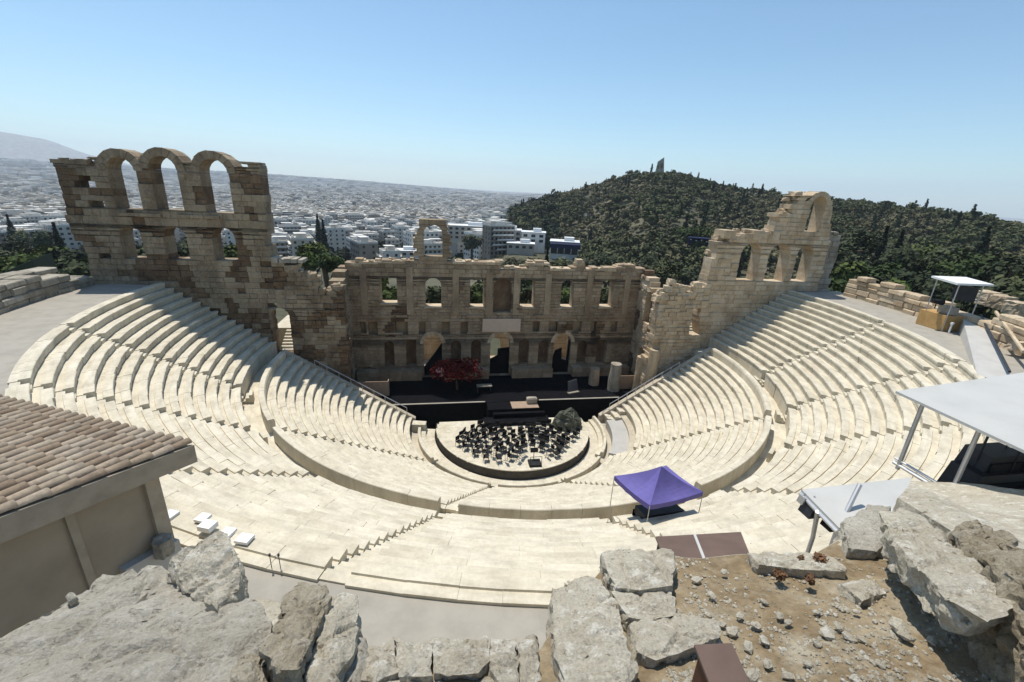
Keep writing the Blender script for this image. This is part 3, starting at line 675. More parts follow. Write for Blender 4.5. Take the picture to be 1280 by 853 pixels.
# grey landing that replaces the lowest rows on one side
q = MB(); arc_solid(q, [(11.9, 0.9), (11.9, 2.15), (LO_R0+3*tl+0.02, 2.45), (LO_R0+3*tl+0.02, 0.9)], rad(1), rad(37), 14)
tag(q.build('landing', M['concrete']), 'smooth grey concrete landing where the lowest seat rows are missing', 'landing')
# parapet behind the lower tier, open at the stairs
para = empty('parapet'); tag(para, 'low curved marble parapet between lower seats and walkway', 'parapet')
ed = [-rad(2)]+[v for s in sorted(LS) for v in (rad(s)-0.62/25.5, rad(s)+0.62/25.5)]+[math.pi+rad(4)]
for k in range(0, len(ed), 2):
    n = max(1, round((ed[k+1]-ed[k])*25.5/1.9))
    for j in range(n):
        a = ed[k]+(ed[k+1]-ed[k])*j/n+0.0003; c = ed[k]+(ed[k+1]-ed[k])*(j+1)/n-0.0003; dz = rng.uniform(-0.015, 0.015)
        q = MB(); arc_solid(q, [(25.22, 9.2), (25.22, 11.0+dz), (25.3, 11.18+dz), (25.70, 11.18+dz), (25.74, 11.14+dz), (25.74, 9.2)], a, c, 2); q.build('slab', M['marble'], para)
# walkway between the tiers
q = MB(); arc_solid(q, [(25.0, 8.5), (25.0, 9.98), (27.15, 10.0), (27.15, 8.5)], -span_end(26, YA-0.1), math.pi+span_end(26, YA-0.1), 90)
tag(q.build('walkway', M['marble']), kind='structure')
# three-step blocks up from the walkway at each stair
for s in US:
    t = empty('walkway_steps', pol(26.7, rad(s), 10.0)); t.rotation_euler = (0, 0, -rad(s)-math.pi/2)
    for k in range(3):
        q = MB(); q.box((0, 0.28-0.28*k-0.02, 0.13+0.13*k), (1.15, 0.28, 0.26+0.26*k)); q.build('step', M['marble'], t)
    tag(t, 'three small marble steps from the walkway up to the upper seats', 'steps', 'steps from the walkway to the upper seats')
# outer path
q = MB(); arc_solid(q, [(37.5, 14), (37.5, 17.93), (44.8, 17.9), (44.8, 14)], -span_end(41, YA), math.pi+span_end(41, YA), 100)
tag(q.build('path', M['path']), kind='structure')
# orchestra ring: thrones, ring walk
ring = empty('orchestra_ring'); tag(ring, 'white marble ring of front-row seats round the orchestra', 'seating')
ed = [-rad(9)]+[v for s in sorted(LS) for v in (rad(s)-0.45/11, rad(s)+0.45/11)]+[math.pi+rad(9)]
for k in range(0, len(ed), 2):
    n = max(1, round((ed[k+1]-ed[k])*11/1.7))
    for j in range(n):
        a = ed[k]+(ed[k+1]-ed[k])*j/n+0.0008; c = ed[k]+(ed[k+1]-ed[k])*(j+1)/n-0.0008
        q = MB(); arc_solid(q, [(10.35, 0.3), (10.35, 1.28), (10.85, 1.30), (10.93, 1.74), (11.22, 1.76), (11.26, 1.70), (11.26, 0.3)], a, c, 2); q.build('seat_block', M['marble'], ring)
q = MB(); arc_solid(q, [(9.3, -0.5), (9.3, 0.93), (9.4, 0.965), (10.6, 0.965), (10.6, -0.5)], -rad(9), math.pi+rad(9), 70); q.build('ring_walk', M['marble'], ring)
q = MB(); arc_solid(q, [(11.1, -0.5), (11.1, 1.05), (12.4, 1.08), (12.4, -0.5)], -rad(6), math.pi+rad(9), 70); tag(q.build('gutter_walk', M['marble_base']), kind='structure')
# orchestra platform with paving slabs and dark skirt
ZP = 1.95; RP = 9.15; YP = 1.4
plat = empty('orchestra_platform'); tag(plat, 'raised orchestra platform paved with white marble slabs and a dark grey skirt', 'platform')
q = MB(); arc_solid(q, [(RP-0.3, -0.3), (RP-0.3, ZP-0.11), (RP, ZP-0.11), (RP, -0.3)], -rad(8.5), math.pi+rad(8.5), 70); q.build('skirt', M['skirt'], plat)
q = MB(); arc_solid(q, [(0.02, -0.3), (0.02, ZP-0.012), (RP-0.01, ZP-0.012), (RP-0.01, ZP-0.10), (RP-0.32, ZP-0.10), (RP-0.32, -0.3)], 0, math.pi, 60); q.box((0, YP/2, (ZP-0.012-0.3)/2), (2*RP-0.8, YP, ZP-0.012+0.3)); q.build('deck', M['marble'], plat)
S = 1.0
for ix in range(-10, 10):
    for iy in range(-10, 3):
        x, y = (ix+0.5)*S, (iy+0.5)*S-0.1
        if math.hypot(abs(x)+0.35, min(0, y)-0.35 if y < 0 else 0) > RP-0.05 or y > YP-0.45: continue
        q = MB(); q.box((x, y, ZP-0.03), (S-0.03, S-0.03, 0.06+rng.uniform(-0.008, 0.008))); q.build('paving_slab', M['marble'], plat)

# ================================================================== masonry
class Opening:
    def __init__(s, c, hw, z0, z1, arch=True):
        s.c, s.hw0, s.z0, s.z1, s.arch = c, hw, z0, z1, arch; s.sp = z1-hw if arch else z1
    def hw(s, z):
        if z <= s.sp: return s.hw0
        return math.sqrt(max(0.0, s.hw0**2-(z-s.sp)**2))
    def breaks(s):
        b_ = [s.z0, s.z1]
        if s.arch: b_ += [s.sp]+[s.sp+s.hw0*f for f in (0.45, 0.78, 0.94)]
        return b_
def masonry(u0, u1, z0, z1, h, bl, openings, keep, seed, uL=None, uR=None):
    """courses of blocks as quads in the wall plane: list of (ul_bottom, ur_bottom, ul_top, ur_top, z_bottom, z_top)"""
    rr = random.Random(seed); br = sorted({round(v, 3) for o in openings for v in o.breaks() if z0 < v < z1}|{z0, z1})
    zs = [br[0]]
    for a, c in zip(br[:-1], br[1:]):
        n = max(1, round((c-a)/h))
        for k in range(1, n+1): zs.append(a+(c-a)*(k+(rr.uniform(-0.12, 0.12) if k < n else 0))/n)
    out = []
    for za, zb in zip(zs[:-1], zs[1:]):
        if zb-za < 0.02: continue
        zm = (za+zb)/2; L = u0 if uL is None else uL(zm); R = u1 if uR is None else uR(zm)
        if R-L < 0.2: continue
        act = sorted([o for o in openings if o.z0-1e-3 <= za and zb <= o.z1+1e-3], key=lambda o: o.c)
        spans = []; pb = pt = L
        for o in act:
            spans.append((pb, o.c-o.hw(za), pt, o.c-o.hw(zb))); pb, pt = o.c+o.hw(za), o.c+o.hw(zb)
        spans.append((pb, R, pt, R))
        for lb, rb, lt, rt_ in spans:
            w = (rb-lb+rt_-lt)/2
            if w < 0.08: continue
            n = max(1, round(w/rr.uniform(*bl))); fr = [0]+[(k+rr.uniform(-0.2, 0.2))/n for k in range(1, n)]+[1]
            for a, c in zip(fr[:-1], fr[1:]):
                um = ((lb+(rb-lb)*(a+c)/2)+(lt+(rt_-lt)*(a+c)/2))/2
                if keep(um, zm): out.append((lb+(rb-lb)*a, lb+(rb-lb)*c, lt+(rt_-lt)*a, lt+(rt_-lt)*c, za, zb))
    return out
def block_geo(O, U, Nn, blk, thick, rr, recess=0.0, cham=0.03, rough=0.03):
    ul, ur, tl_, tr, za, zb = blk; g = 0.004
    def P(u, z, d): return (O[0]+U[0]*u+Nn[0]*d, O[1]+U[1]*u+Nn[1]*d, z)
    quad = [(ul+g, za+g), (ur-g, za+g), (tr-g, zb-g), (tl_+g, zb-g)]
    cu = sum(q[0] for q in quad)/4; cz = (za+zb)/2; w = max(0.1, (ur-ul+tr-tl_)/2); hh = zb-za
    fx = max(0.4, 1-2*cham/w); fz = max(0.4, 1-2*cham/hh)
    d0 = recess+rr.uniform(-rough, rough)
    vs_ = [P(u, z, thick) for u, z in quad]+[P(u, z, recess+cham+0.02) for u, z in quad]
    vs_ += [P(cu+(u-cu)*fx, cz+(z-cz)*fz, d0+rr.uniform(-rough, rough)*0.6) for u, z in quad]
    fs = [(3, 2, 1, 0), (8, 9, 10, 11)]
    for k in range(4):
        j = (k+1) % 4; fs += [(k, j, 4+j, 4+k), (4+k, 4+j, 8+j, 8+k)]
    return vs_, fs
def build_wall(thing, O, U, Nn, blocks, thick, mats, nparts, seed, pick=None, name='stone_block', rough=0.035, recess_fn=None):
    """mats: list of materials; pick(u, z) -> material index"""
    rr = random.Random(seed); order = sorted(range(len(blocks)), key=lambda i: -((blocks[i][1]-blocks[i][0]+blocks[i][3]-blocks[i][2])*(blocks[i][5]-blocks[i][4])))
    rest = MB()
    for n_, i in enumerate(order):
        b_ = blocks[i]; um = (b_[0]+b_[1]+b_[2]+b_[3])/4; zm = (b_[4]+b_[5])/2
        mi = pick(um, zm) if pick else 0; rc = recess_fn(um, zm, mi) if recess_fn else 0.0
        vs_, fs = block_geo(O, U, Nn, b_, thick, rr, rc, rough=rough*(2.0 if mi else 1.0))
        if n_ < nparts:
            link_mesh(name, mk(name, vs_, fs, mats[mi]), thing)
        else: rest.add(vs_, fs, mi)
    if rest.v:
        o = rest.build('small_stones', mats, thing); o["kind"] = "stuff"
def nz(u, z, s, k): return noise.noise((u*s, z*s, k))

# ---- three-arched wall (left side of the stage)
def bumps(u, cs, r): return max([math.sqrt(max(0, r*r-(u-c)**2)) for c in cs]+[0])
ARCH_L = [Opening(-38.35, 1.15, 25.35, 30.05), Opening(-34.75, 1.2, 25.4, 30.35), Opening(-30.3, 1.25, 25.3, 30.35),
          Opening(-38.85, 0.95, 20.5, 23.7), Opening(-34.9, 1.05, 20.5, 23.8), Opening(-30.45, 1.05, 20.5, 23.85)]
def topL(u):
    if u < -40.7: return 29.35
    return 29.95+0.22*nz(u, 0, 1.3, 2)+(0.35 if u > -27.6 else 0)
def keepL(u, z):
    if z > topL(u)-0.05: return False
    if u < -40.7 and nz(u, z, 0.9, 4.4) < -0.30 and z > 20.5 and z < 29: return False
    return True
wl = empty('arched_wall', (-34.5, YA, 17.0)); wl.location = (0, 0, 0)
tag(wl, 'tall brown stone wall with two rows of three arches and rounded tops', 'wall')
blk = masonry(-43.9, -26.1, 8.5, 31.2, 0.58, (0.75, 1.5), ARCH_L, keepL, 41, uR=lambda z: -26.1-(0.95 if z < 15.7 else 0)+0.18*nz(z, 0, 1.1, 7)-0.4*(1 if z < 24 and z > 19 and nz(z, 3, 0.9, 1) > 0.2 else 0), uL=lambda z: -43.9+0.3*nz(z, 5, 0.8, 3)+(0.8 if z < 22 else 0))
pk = lambda u, z: 1 if (nz(u, z, 0.33, 11.0) > 0.16 or (nz(u, z, 0.8, 15) > 0.36)) and z < 29.6 else 0
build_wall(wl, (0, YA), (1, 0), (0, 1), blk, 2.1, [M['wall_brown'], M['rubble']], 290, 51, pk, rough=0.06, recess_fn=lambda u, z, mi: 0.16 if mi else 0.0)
# cornices and pilaster faces
def slab(parent, u0, u1, z0, z1, y0, y1, mat, name='cornice'):
    q = MB(); q.box(((u0+u1)/2, (y0+y1)/2, (z0+z1)/2), (u1-u0, y1-y0, z1-z0)); return q.build(name, mat, parent)
u = -40.6
while u < -26.6:
    L = rng.uniform(1.1, 2.0); 
    if rng.random() < 0.72: slab(wl, u, min(u+L-0.03, -26.3), 24.72, 25.02, YA-0.16-rng.uniform(0, 0.08), YA+0.2, M['wall_brown'])
    u += L
u = -43.8
while u < -40.9: slab(wl, u, u+0.95, 29.25, 29.6, YA-0.28, YA+1.6, M['wall_brown']); u += 0.98
for (c, hw, sp) in ((-38.35, 1.15, 28.9), (-34.75, 1.2, 29.15), (-30.3, 1.25, 29.1)):
    for k in range(9):
        a0, a1 = math.pi*k/9+0.012, math.pi*(k+1)/9-0.012; r0_, r1_ = hw+0.02, hw+0.78+rng.uniform(-0.05, 0.05); q = MB()
        P = lambda r_, a, y: (c+r_*math.cos(a), y, sp+r_*math.sin(a)*1.0)
        y0 = YA-0.07-rng.uniform(0, 0.05); q.hexa([P(r0_, a0, y0), P(r1_, a0, y0), P(r1_, a1, y0), P(r0_, a1, y0), P(r0_, a0, YA+2.14), P(r1_, a0, YA+2.14), P(r1_, a1, YA+2.14), P(r0_, a1, YA+2.14)]); q.build('arch_stone', M['wall_brown'], wl)
# ---- ruined wall with a doorway, towards the stage (left)
door_l = Opening(-25.9, 0.95, 10.2, 15.5)
def topRL(u): return interp(u, [(-26.3, 20.6), (-25.7, 20.3), (-23.5, 20.0), (-23.2, 19.2), (-21.8, 18.9), (-21.4, 17.4), (-20.4, 17.2), (-19.8, 18.0), (-19.0, 17.6)])+0.35*nz(u, 1, 1.6, 8)
wl2 = empty('ruined_wall'); tag(wl2, 'crumbling brown rubble wall with a doorway onto steps beside the arched wall', 'wall')
blk = masonry(-26.08, -19.1, 3.0, 21.0, 0.5, (0.6, 1.2), [door_l], lambda u, z: z < topRL(u), 42, uR=lambda z: -19.1+0.5*nz(z, 2, 0.5, 5), uL=lambda z: -27.05 if z < 15.6 else -26.08)
build_wall(wl2, (0, YA-0.25), (1, 0), (0, 1), blk, 1.1, [M['wall_brown'], M['rubble']], 200, 52, lambda u, z: 1 if nz(u, z, 0.35, 21) > 0.02 else 0, rough=0.10)
for k in range(5): slab(wl2, -25.9+rng.uniform(-0.1, 0.1)+k*0.62, -25.35+k*0.62, 20.35+rng.uniform(0, 0.2), 20.75+rng.uniform(0, 0.3), YA-0.5, YA+1.4, M['wall_grey'], 'cap_stone')
# steps seen through the doorway, climbing towards the light
for k in range(7):
    q = MB(); q.box((-25.9, YA+1.2+k*0.45, 10.2+0.24*k-2), (1.8, 0.45, 4.0)); tag(q.build('stone_step', M['marble']), 'pale step behind the doorway of the brown ruined wall', 'step', 'steps behind the brown ruined wall')
q = MB(); q.box((-25.9, YA+7.1, 10.6), (5.0, 5.6, 2.4)); tag(q.build('stair_landing', M['marble']), 'sunlit landing at the head of the steps behind the brown ruined wall', 'landing')

# ---- pale wall on the other side, with its one standing tower
ARCH_R = [Opening(30.2, 1.4, 19.2, 24.0), Opening(34.3, 1.5, 19.15, 24.0), Opening(38.0, 1.2, 19.2, 23.9), Opening(38.0, 1.05, 25.6, 29.85)]
def topR(u):
    base = interp(u, [(24.4, 19.5), (25.2, 22.0), (25.6, 24.2), (27.6, 24.4), (27.9, 25.2), (29.2, 25.4), (29.6, 24.9), (32.6, 25.2), (33.0, 25.6), (33.2, 27.6), (34.3, 28.0), (34.6, 29.9), (36.2, 30.1), (36.5, 29.3), (39.6, 29.3), (40.1, 28.2), (40.9, 27.0), (41.0, 25.4), (42.5, 25.2), (44.0, 24.8)])
    return base+0.25*nz(u, 2, 1.5, 6)
wr = empty('tower_wall'); tag(wr, 'pale stone wall with three arched openings and one tall broken arch tower', 'wall')
blk = masonry(25.0, 41.2, 8.5, 31.0, 0.58, (0.8, 1.5), ARCH_R, lambda u, z: z < topR(u), 43, uL=lambda z: 25.0+0.5*nz(z, 1, 0.5, 2)+(0.4 if z > 22 else 0), uR=lambda z: interp(z, [(8, 41.2), (24, 41.2), (27, 40.4), (31, 39.7)])+0.25*nz(z, 9, 1.2, 2))
build_wall(wr, (0, YA), (1, 0), (0, 1), blk, 1.9, [M['wall_pale'], M['rubble']], 290, 53, lambda u, z: 0, rough=0.09)
for (c, hw, sp) in ((38.0, 1.05, 28.8),):
    for k in range(9):
        a0, a1 = math.pi*k/9+0.012, math.pi*(k+1)/9-0.012; r0_, r1_ = hw+0.02, hw+0.62+rng.uniform(-0.04, 0.06); q = MB()
        P = lambda r_, a, y: (c+r_*math.cos(a), y, sp+r_*math.sin(a))
        q.hexa([P(r0_, a0, YA-0.1), P(r1_, a0, YA-0.1), P(r1_, a1, YA-0.1), P(r0_, a1, YA-0.1), P(r0_, a0, YA+1.96), P(r1_, a0, YA+1.96), P(r1_, a1, YA+1.96), P(r0_, a1, YA+1.96)]); q.build('arch_stone', M['wall_pale'], wr)
u = 25.8
while u < 33:
    L = rng.uniform(0.8, 1.7)
    if rng.random() < 0.8: slab(wr, u, u+L-0.04, 24.5+rng.uniform(-0.1, 0.1), 25.1+rng.uniform(0, 0.5), YA-0.15, YA+rng.uniform(1.2, 2.7), M['wall_pale'], 'cap_stone')
    u += L
# stepped end of that wall, its shade put into darker stone
we = empty('wall_stub'); tag(we, 'dark stepped stub of stone courses at the outer end of the tower wall', 'wall')
blk = masonry(41.2, 44.3, 14.0, 25.8, 0.7, (1.2, 2.2), [], lambda u, z: z < interp(u, [(41, 25.7), (43.6, 25.3), (44.3, 24.4)]), 47, uR=lambda z: 43.6+0.8*nz(z, 4, 1.1, 4))
build_wall(we, (0, YA+0.9), (1, 0), (0, 1), blk, 1.6, [M['wall_grey'], M['rubble']], 100, 57, lambda u, z: 0, rough=0.12)
# ---- ruined wall with doorway on that side
door_r = Opening(24.5, 1.05, 12.0, 15.6, False)
def topRR(u): return interp(u, [(18.0, 15.4), (18.6, 16.6), (19.4, 18.4), (20.6, 19.0), (21.2, 17.6), (22.0, 18.9), (22.6, 17.2), (23.4, 18.6), (24.2, 17.9), (25.2, 19.0)])+0.6*nz(u, 3, 1.5, 9)
wr2 = empty('ruined_wall'); tag(wr2, 'crumbling pale rubble wall with a doorway beside the tower wall', 'wall')
blk = masonry(18.4, 25.4, 3.0, 19.8, 0.5, (0.6, 1.2), [door_r], lambda u, z: z < topRR(u), 44, uL=lambda z: 18.6+0.6*nz(z, 8, 0.5, 5)-(0.5 if z < 9 else 0))
build_wall(wr2, (0, YA-0.3), (1, 0), (0, 1), blk, 1.2, [M['wall_pale'], M['rubble']], 200, 54, lambda u, z: 0, rough=0.14)
for k in range(7):
    q = MB(); q.box((24.6, YA+1.2+k*0.45, 12.0+0.24*k-2), (1.7, 0.45, 4.0)); tag(q.build('stone_step', M['marble']), 'pale step behind the doorway of the pale ruined wall', 'step', 'steps behind the pale ruined wall')
# rough pillar at the stage end of that wall
def rough_pillar(parent, x, y, z0, z1, r_, mat, seed, name='pillar'):
    rr = random.Random(seed); q = MB(); n = 12; lv = 9; vs_ = []
    for j in range(lv):
        f = j/(lv-1); z = z0+(z1-z0)*f
        for k in range(n):
            a = 2*math.pi*k/n; rr_ = r_*(1-0.15*f)*(1+0.16*noise.noise((math.cos(a)*1.5+seed, math.sin(a)*1.5, z*0.6))); vs_.append((x+rr_*math.cos(a), y+rr_*math.sin(a), z))
    fs = [(j*n+k, j*n+(k+1) % n, (j+1)*n+(k+1) % n, (j+1)*n+k) for j in range(lv-1) for k in range(n)]+[tuple((lv-1)*n+k for k in range(n))]
    q.add(vs_, fs); return q.build(name, mat, parent)
rough_pillar(wr2, 18.9, 3.4, 2.5, 10.2, 0.8, M['wall_pale'], 3); rough_pillar(wr2, 18.3, 5.4, 2.5, 8.4, 0.7, M['wall_pale'], 5)

# ---- stage wall
SY = 12.0; ZS = 3.3
WIN = [Opening(-15.1, 1.05, 13.9, 17.3, False), Opening(-9.35, 1.05, 13.45, 17.4), Opening(-3.5, 0.95, 13.45, 17.25, False), Opening(3.45, 1.0, 13.45, 17.3, False), Opening(9.15, 0.9, 13.45, 17.4), Opening(15.0, 0.95, 13.5, 17.5)]
NICHE_TOP = [Opening(-0.02, 1.25, 12.7, 17.55)]
SMALL = [Opening(c, hw, 9.55, 11.4, False) for c, hw in ((-18.6, 0.35), (-17.35, 0.6), (-13.6, 0.8), (-10.9, 0.45), (-7.7, 0.55), (-5.2, 0.5), (5.0, 0.5), (7.5, 0.65), (11.1, 0.65), (13.5, 0.45), (16.75, 0.5))]
LOWN = [Opening(-15.4, 0.65, 4.95, 8.65), Opening(-12.45, 0.68, 4.95, 8.85, False), Opening(-6.3, 0.7, 4.9, 8.6), Opening(-3.5, 0.7, 4.9, 8.7), Opening(3.4, 0.75, 4.85, 8.8), Opening(6.3, 0.75, 4.9, 8.55), Opening(12.15, 0.7, 4.8, 8.5), Opening(15.2, 0.75, 4.75, 8.55, False)]
DOOR = [Opening(-9.5, 1.25, ZS, 9.5), Opening(-0.05, 1.4, ZS, 9.6), Opening(9.1, 1.3, ZS, 9.5)]
TOPARCH = Opening(-9.3, 1.2, 20.2, 24.2)
def topS(u):
    b_ = interp(u, [(-20, 18.9), (-18.5, 19.2), (-11.6, 19.6), (-0.4, 19.45), (0.0, 18.85), (3.4, 18.9), (3.6, 19.55), (6.1, 19.55), (6.4, 18.85), (10.0, 18.9), (10.2, 19.6), (11.4, 19.6), (11.6, 18.9), (15.5, 18.95), (15.8, 19.3), (19.2, 19.6), (20, 18.6)])+0.15*nz(u, 4, 1.2, 12)
    if -11.25 < u < -7.35: b_ = max(b_, 22.9+math.sqrt(max(0, 1.97**2-(u+9.3)**2))*1.12)
    return b_
ws = empty('stage_wall'); tag(ws, 'broad brown stone stage wall with windows, niches and three arched doorways', 'wall')
blk = masonry(-21.2, 21.2, ZS-1.5, 25.4, 0.5, (0.7, 1.25), WIN+NICHE_TOP+SMALL+LOWN+DOOR+[TOPARCH], lambda u, z: z < topS(u), 45)
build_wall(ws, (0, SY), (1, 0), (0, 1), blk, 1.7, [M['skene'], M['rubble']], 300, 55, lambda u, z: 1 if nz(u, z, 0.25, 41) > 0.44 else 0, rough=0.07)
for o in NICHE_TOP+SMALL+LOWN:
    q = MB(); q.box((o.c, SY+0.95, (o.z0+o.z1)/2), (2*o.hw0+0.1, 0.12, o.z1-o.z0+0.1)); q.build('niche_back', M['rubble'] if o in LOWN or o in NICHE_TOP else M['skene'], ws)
for o in WIN:
    q = MB(); q.box((o.c, SY+0.9, o.z0-0.06), (2*o.hw0+0.3, 2.0, 0.14)); q.build('sill', M['wall_pale'], ws)
# pale plaster lining of the door arches and the string courses
for o in DOOR:
    for k in range(9):
        a0, a1 = math.pi*k/9+0.01, math.pi*(k+1)/9-0.01; r0_, r1_ = o.hw0+0.01, o.hw0+0.5; q = MB()
        P = lambda r_, a, y: (o.c+r_*math.cos(a), y, o.sp+r_*math.sin(a))
        q.hexa([P(r0_, a0, SY-0.08), P(r1_, a0, SY-0.08), P(r1_, a1, SY-0.08), P(r0_, a1, SY-0.08), P(r0_, a0, SY+0.3), P(r1_, a0, SY+0.3), P(r1_, a1, SY+0.3), P(r0_, a1, SY+0.3)]); q.build('arch_stone', M['wall_pale'], ws)
for zc, hh, pr in ((12.2, 0.3, 0.22), (9.75, 0.22, 0.16)):
    u = -19.6
    while u < 19.2:
        L = rng.uniform(1.4, 2.8)
        if rng.random() < 0.6 and not (abs(u+L/2) < 3.2 and zc < 13): slab(ws, u, u+L-0.05, zc-hh/2, zc+hh/2, SY-pr*rng.uniform(0.5, 1), SY+0.3, M['skene'], 'string_course')
        u += L
for x in (-18.2, -12.4, -6.4, -1.9, 1.9, 6.3, 12.3, 17.9):      # pilaster stumps between the upper windows
    slab(ws, x-0.42, x+0.42, 12.4, 18.7+rng.uniform(-0.6, 0.4), SY-0.14, SY+0.2, M['skene'], 'pilaster')
# coping blocks along the top, lit by the sun
u = -19.6
while u < 19.4:
    L = rng.uniform(1.0, 2.4)
    if not (-11.6 < u+L/2 < -7.0) and rng.random() < 0.8:
        z = topS(u+L/2); slab(ws, u, u+L-0.04, z-0.2, z+rng.uniform(0.02, 0.16), SY-0.06, SY+1.62, M['wall_pale'], 'coping_stone')
    u += L
for x, w_, h_ in ((-18.6, 0.9, 0.35), (-0.6, 1.1, 0.2), (10.6, 0.9, 0.3), (4.9, 1.2, 0.15)):
    z = topS(x); slab(ws, x-w_/2, x+w_/2, z+0.1, z+0.25+h_, SY+0.1, SY+1.3, M['wall_pale'], 'coping_stone')
# podium between the doors
for a, c in ((-19.6, -11.0), (-8.0, -1.7), (1.6, 7.6), (10.6, 19.4)):
    n = max(1, round((c-a)/1.5))
    for k in range(n):
        for j in range(2):
            slab(ws, a+(c-a)*k/n+0.015, a+(c-a)*(k+1)/n-0.015, ZS+j*0.68, ZS+j*0.68+0.665, SY-1.35+rng.uniform(-0.03, 0.03), SY+0.1, M['skene'], 'podium_block')
# black sheets put in for the shade inside the doorways
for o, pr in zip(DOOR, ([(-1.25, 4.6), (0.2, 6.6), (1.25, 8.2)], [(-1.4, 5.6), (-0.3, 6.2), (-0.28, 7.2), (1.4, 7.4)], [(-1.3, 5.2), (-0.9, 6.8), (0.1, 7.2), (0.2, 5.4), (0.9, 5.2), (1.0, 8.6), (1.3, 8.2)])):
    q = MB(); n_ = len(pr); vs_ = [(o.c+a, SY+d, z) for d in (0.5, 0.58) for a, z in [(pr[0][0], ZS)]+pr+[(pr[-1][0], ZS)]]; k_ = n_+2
    q.add(vs_, [tuple(range(k_)), tuple(range(k_, 2*k_))[::-1]]+[(i, (i+1) % k_, k_+(i+1) % k_, k_+i) for i in range(k_)]); t = q.build('door_shade', M['blackcloth'])
    tag(t, 'black sheet standing in for the shade in the %s arched doorway of the stage wall' % {-9.5: 'tree-side', -0.05: 'middle', 9.1: 'stump-side'}[o.c], 'shade sheet')
# board hung in the middle
q = MB(); q.box((-0.03, SY-0.32, 10.95), (5.35, 0.08, 1.9)); t = q.build('hanging_board', M['board']); tag(t, 'blank beige board hung in the middle of the stage wall', 'board')
# returns at both ends of the stage
def return_wall(x, sgn, mats, label, seed, tops):
    t = empty('return_wall'); tag(t, label, 'wall')
    op = [Opening(8.6, 0.95, 12.2, 16.6), Opening(8.6, 0.8, 4.0, 8.6)]
    bl_ = masonry(5.75, 11.98, 2.0, 19.6, 0.55, (0.7, 1.3), op, lambda u, z: z < interp(u, tops)+0.3*nz(u, 6, 1.2, seed), seed)
    build_wall(t, (x, 0), (0, 1), (sgn, 0), bl_, 1.5, mats, 120, seed+3, lambda u, z: 1 if nz(u, z, 0.4, seed) > 0.25 else 0, rough=0.09)
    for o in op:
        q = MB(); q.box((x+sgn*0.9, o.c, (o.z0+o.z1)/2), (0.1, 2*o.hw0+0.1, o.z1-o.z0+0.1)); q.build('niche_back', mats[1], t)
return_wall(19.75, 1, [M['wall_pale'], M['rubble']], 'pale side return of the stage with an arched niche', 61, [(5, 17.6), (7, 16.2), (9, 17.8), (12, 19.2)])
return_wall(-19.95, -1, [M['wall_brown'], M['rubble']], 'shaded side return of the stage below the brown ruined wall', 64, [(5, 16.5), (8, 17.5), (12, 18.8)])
# wall of the rooms behind the stage wall, and the terrace behind
q = MB()
t = empty('back_wall'); tag(t, 'plain stone wall of the roofless rooms behind the stage wall', 'wall')
blk = masonry(-20, 20, 0.5, 9.0, 0.7, (1.2, 2.2), [Opening(-0.05, 1.1, 3.3, 6.8)], lambda u, z: z < 8.6+0.5*nz(u, 1, 0.6, 2), 46)
build_wall(t, (0, 18.5), (1, 0), (0, 1), blk, 1.2, [M['wall_pale'], M['rubble']], 150, 56, lambda u, z: 0)
q = MB(); q.box((0, 15.5, 1.2), (42, 5.9, 4.0)); tag(q.build('terrace', M['path']), kind='structure')

# ================================================================== stage
q = MB(); q.box((0, 7.6, ZS-1.9), (39.0, 8.2, 3.8)); st = q.build('stage_floor', M['blackcloth']); tag(st, 'wide black stage floor in front of the stage wall', 'stage')
ta = empty('stage_apron'); tag(ta, 'small stage apron, black sided, half its top bare plywood', 'platform')
q = MB(); q.box((0.4, 2.55, ZS-1.9), (6.4, 1.9, 3.7)); q.build('base', M['blackcloth'], ta)
q = MB(); q.box((1.9, 2.55, ZS-0.02), (3.4, 1.8, 0.05)); q.build('top', M['hoarding'], ta)
q = MB(); q.box((2.9, 3.0, ZS+0.35), (1.3, 0.7, 0.62)); q.box((2.9, 3.0, ZS+0.70), (1.0, 0.5, 0.1)); tag(q.build('equipment_case', M['wall_grey']), 'pale equipment case on the stage apron', 'case')
for x0, x1, nm in ((-15.0, -3.0, 'pale strip standing in for sunlight on the stage lip before the red-leaved tree'), (4.0, 15.0, 'pale strip standing in for sunlight on the stage lip before the pale stone stump')):
    q = MB(); q.box(((x0+x1)/2, 3.62, ZS+0.03), (x1-x0, 0.22, 0.06)); tag(q.build('sunlit_lip', M['path']), nm, 'edge strip')  # pale colour put in for the sunlit edge of the stage
# hoardings, standing stone, stage furniture
a = aty(440, 478, 6.2); c = aty(485, 477, 6.2)
q = MB(); q.box(((a.x+c.x)/2, 6.2, ZS+(a.z-ZS)/2), (c.x-a.x, 0.1, a.z-ZS)); q.box((c.x, 6.6, ZS+(a.z-ZS)/2), (0.1, 0.8, a.z-ZS)); tag(q.build('hoarding', M['hoarding']), 'plain brown hoarding on stage below the shaded return wall', 'hoarding')
a = aty(775, 470, 6.2); c = aty(811, 470, 6.2)
q = MB(); q.box(((a.x+c.x)/2, 6.2, ZS+(a.z-ZS)/2), (c.x-a.x, 0.1, a.z-ZS)); q.box((a.x, 6.6, ZS+(a.z-ZS)/2), (0.1, 0.8, a.z-ZS)); tag(q.build('hoarding', M['hoarding']), 'plain brown hoarding on stage beside the rounded stone stump', 'hoarding')
p = aty(765, 496, 6.0); o = rough_pillar(None, p.x, 6.0, ZS-0.1, aty(765, 455, 6.0).z, 0.85, M['wall_grey'], 9, 'stone_stump'); tag(o, 'tall rounded grey stone stump standing on the stage', 'stone')
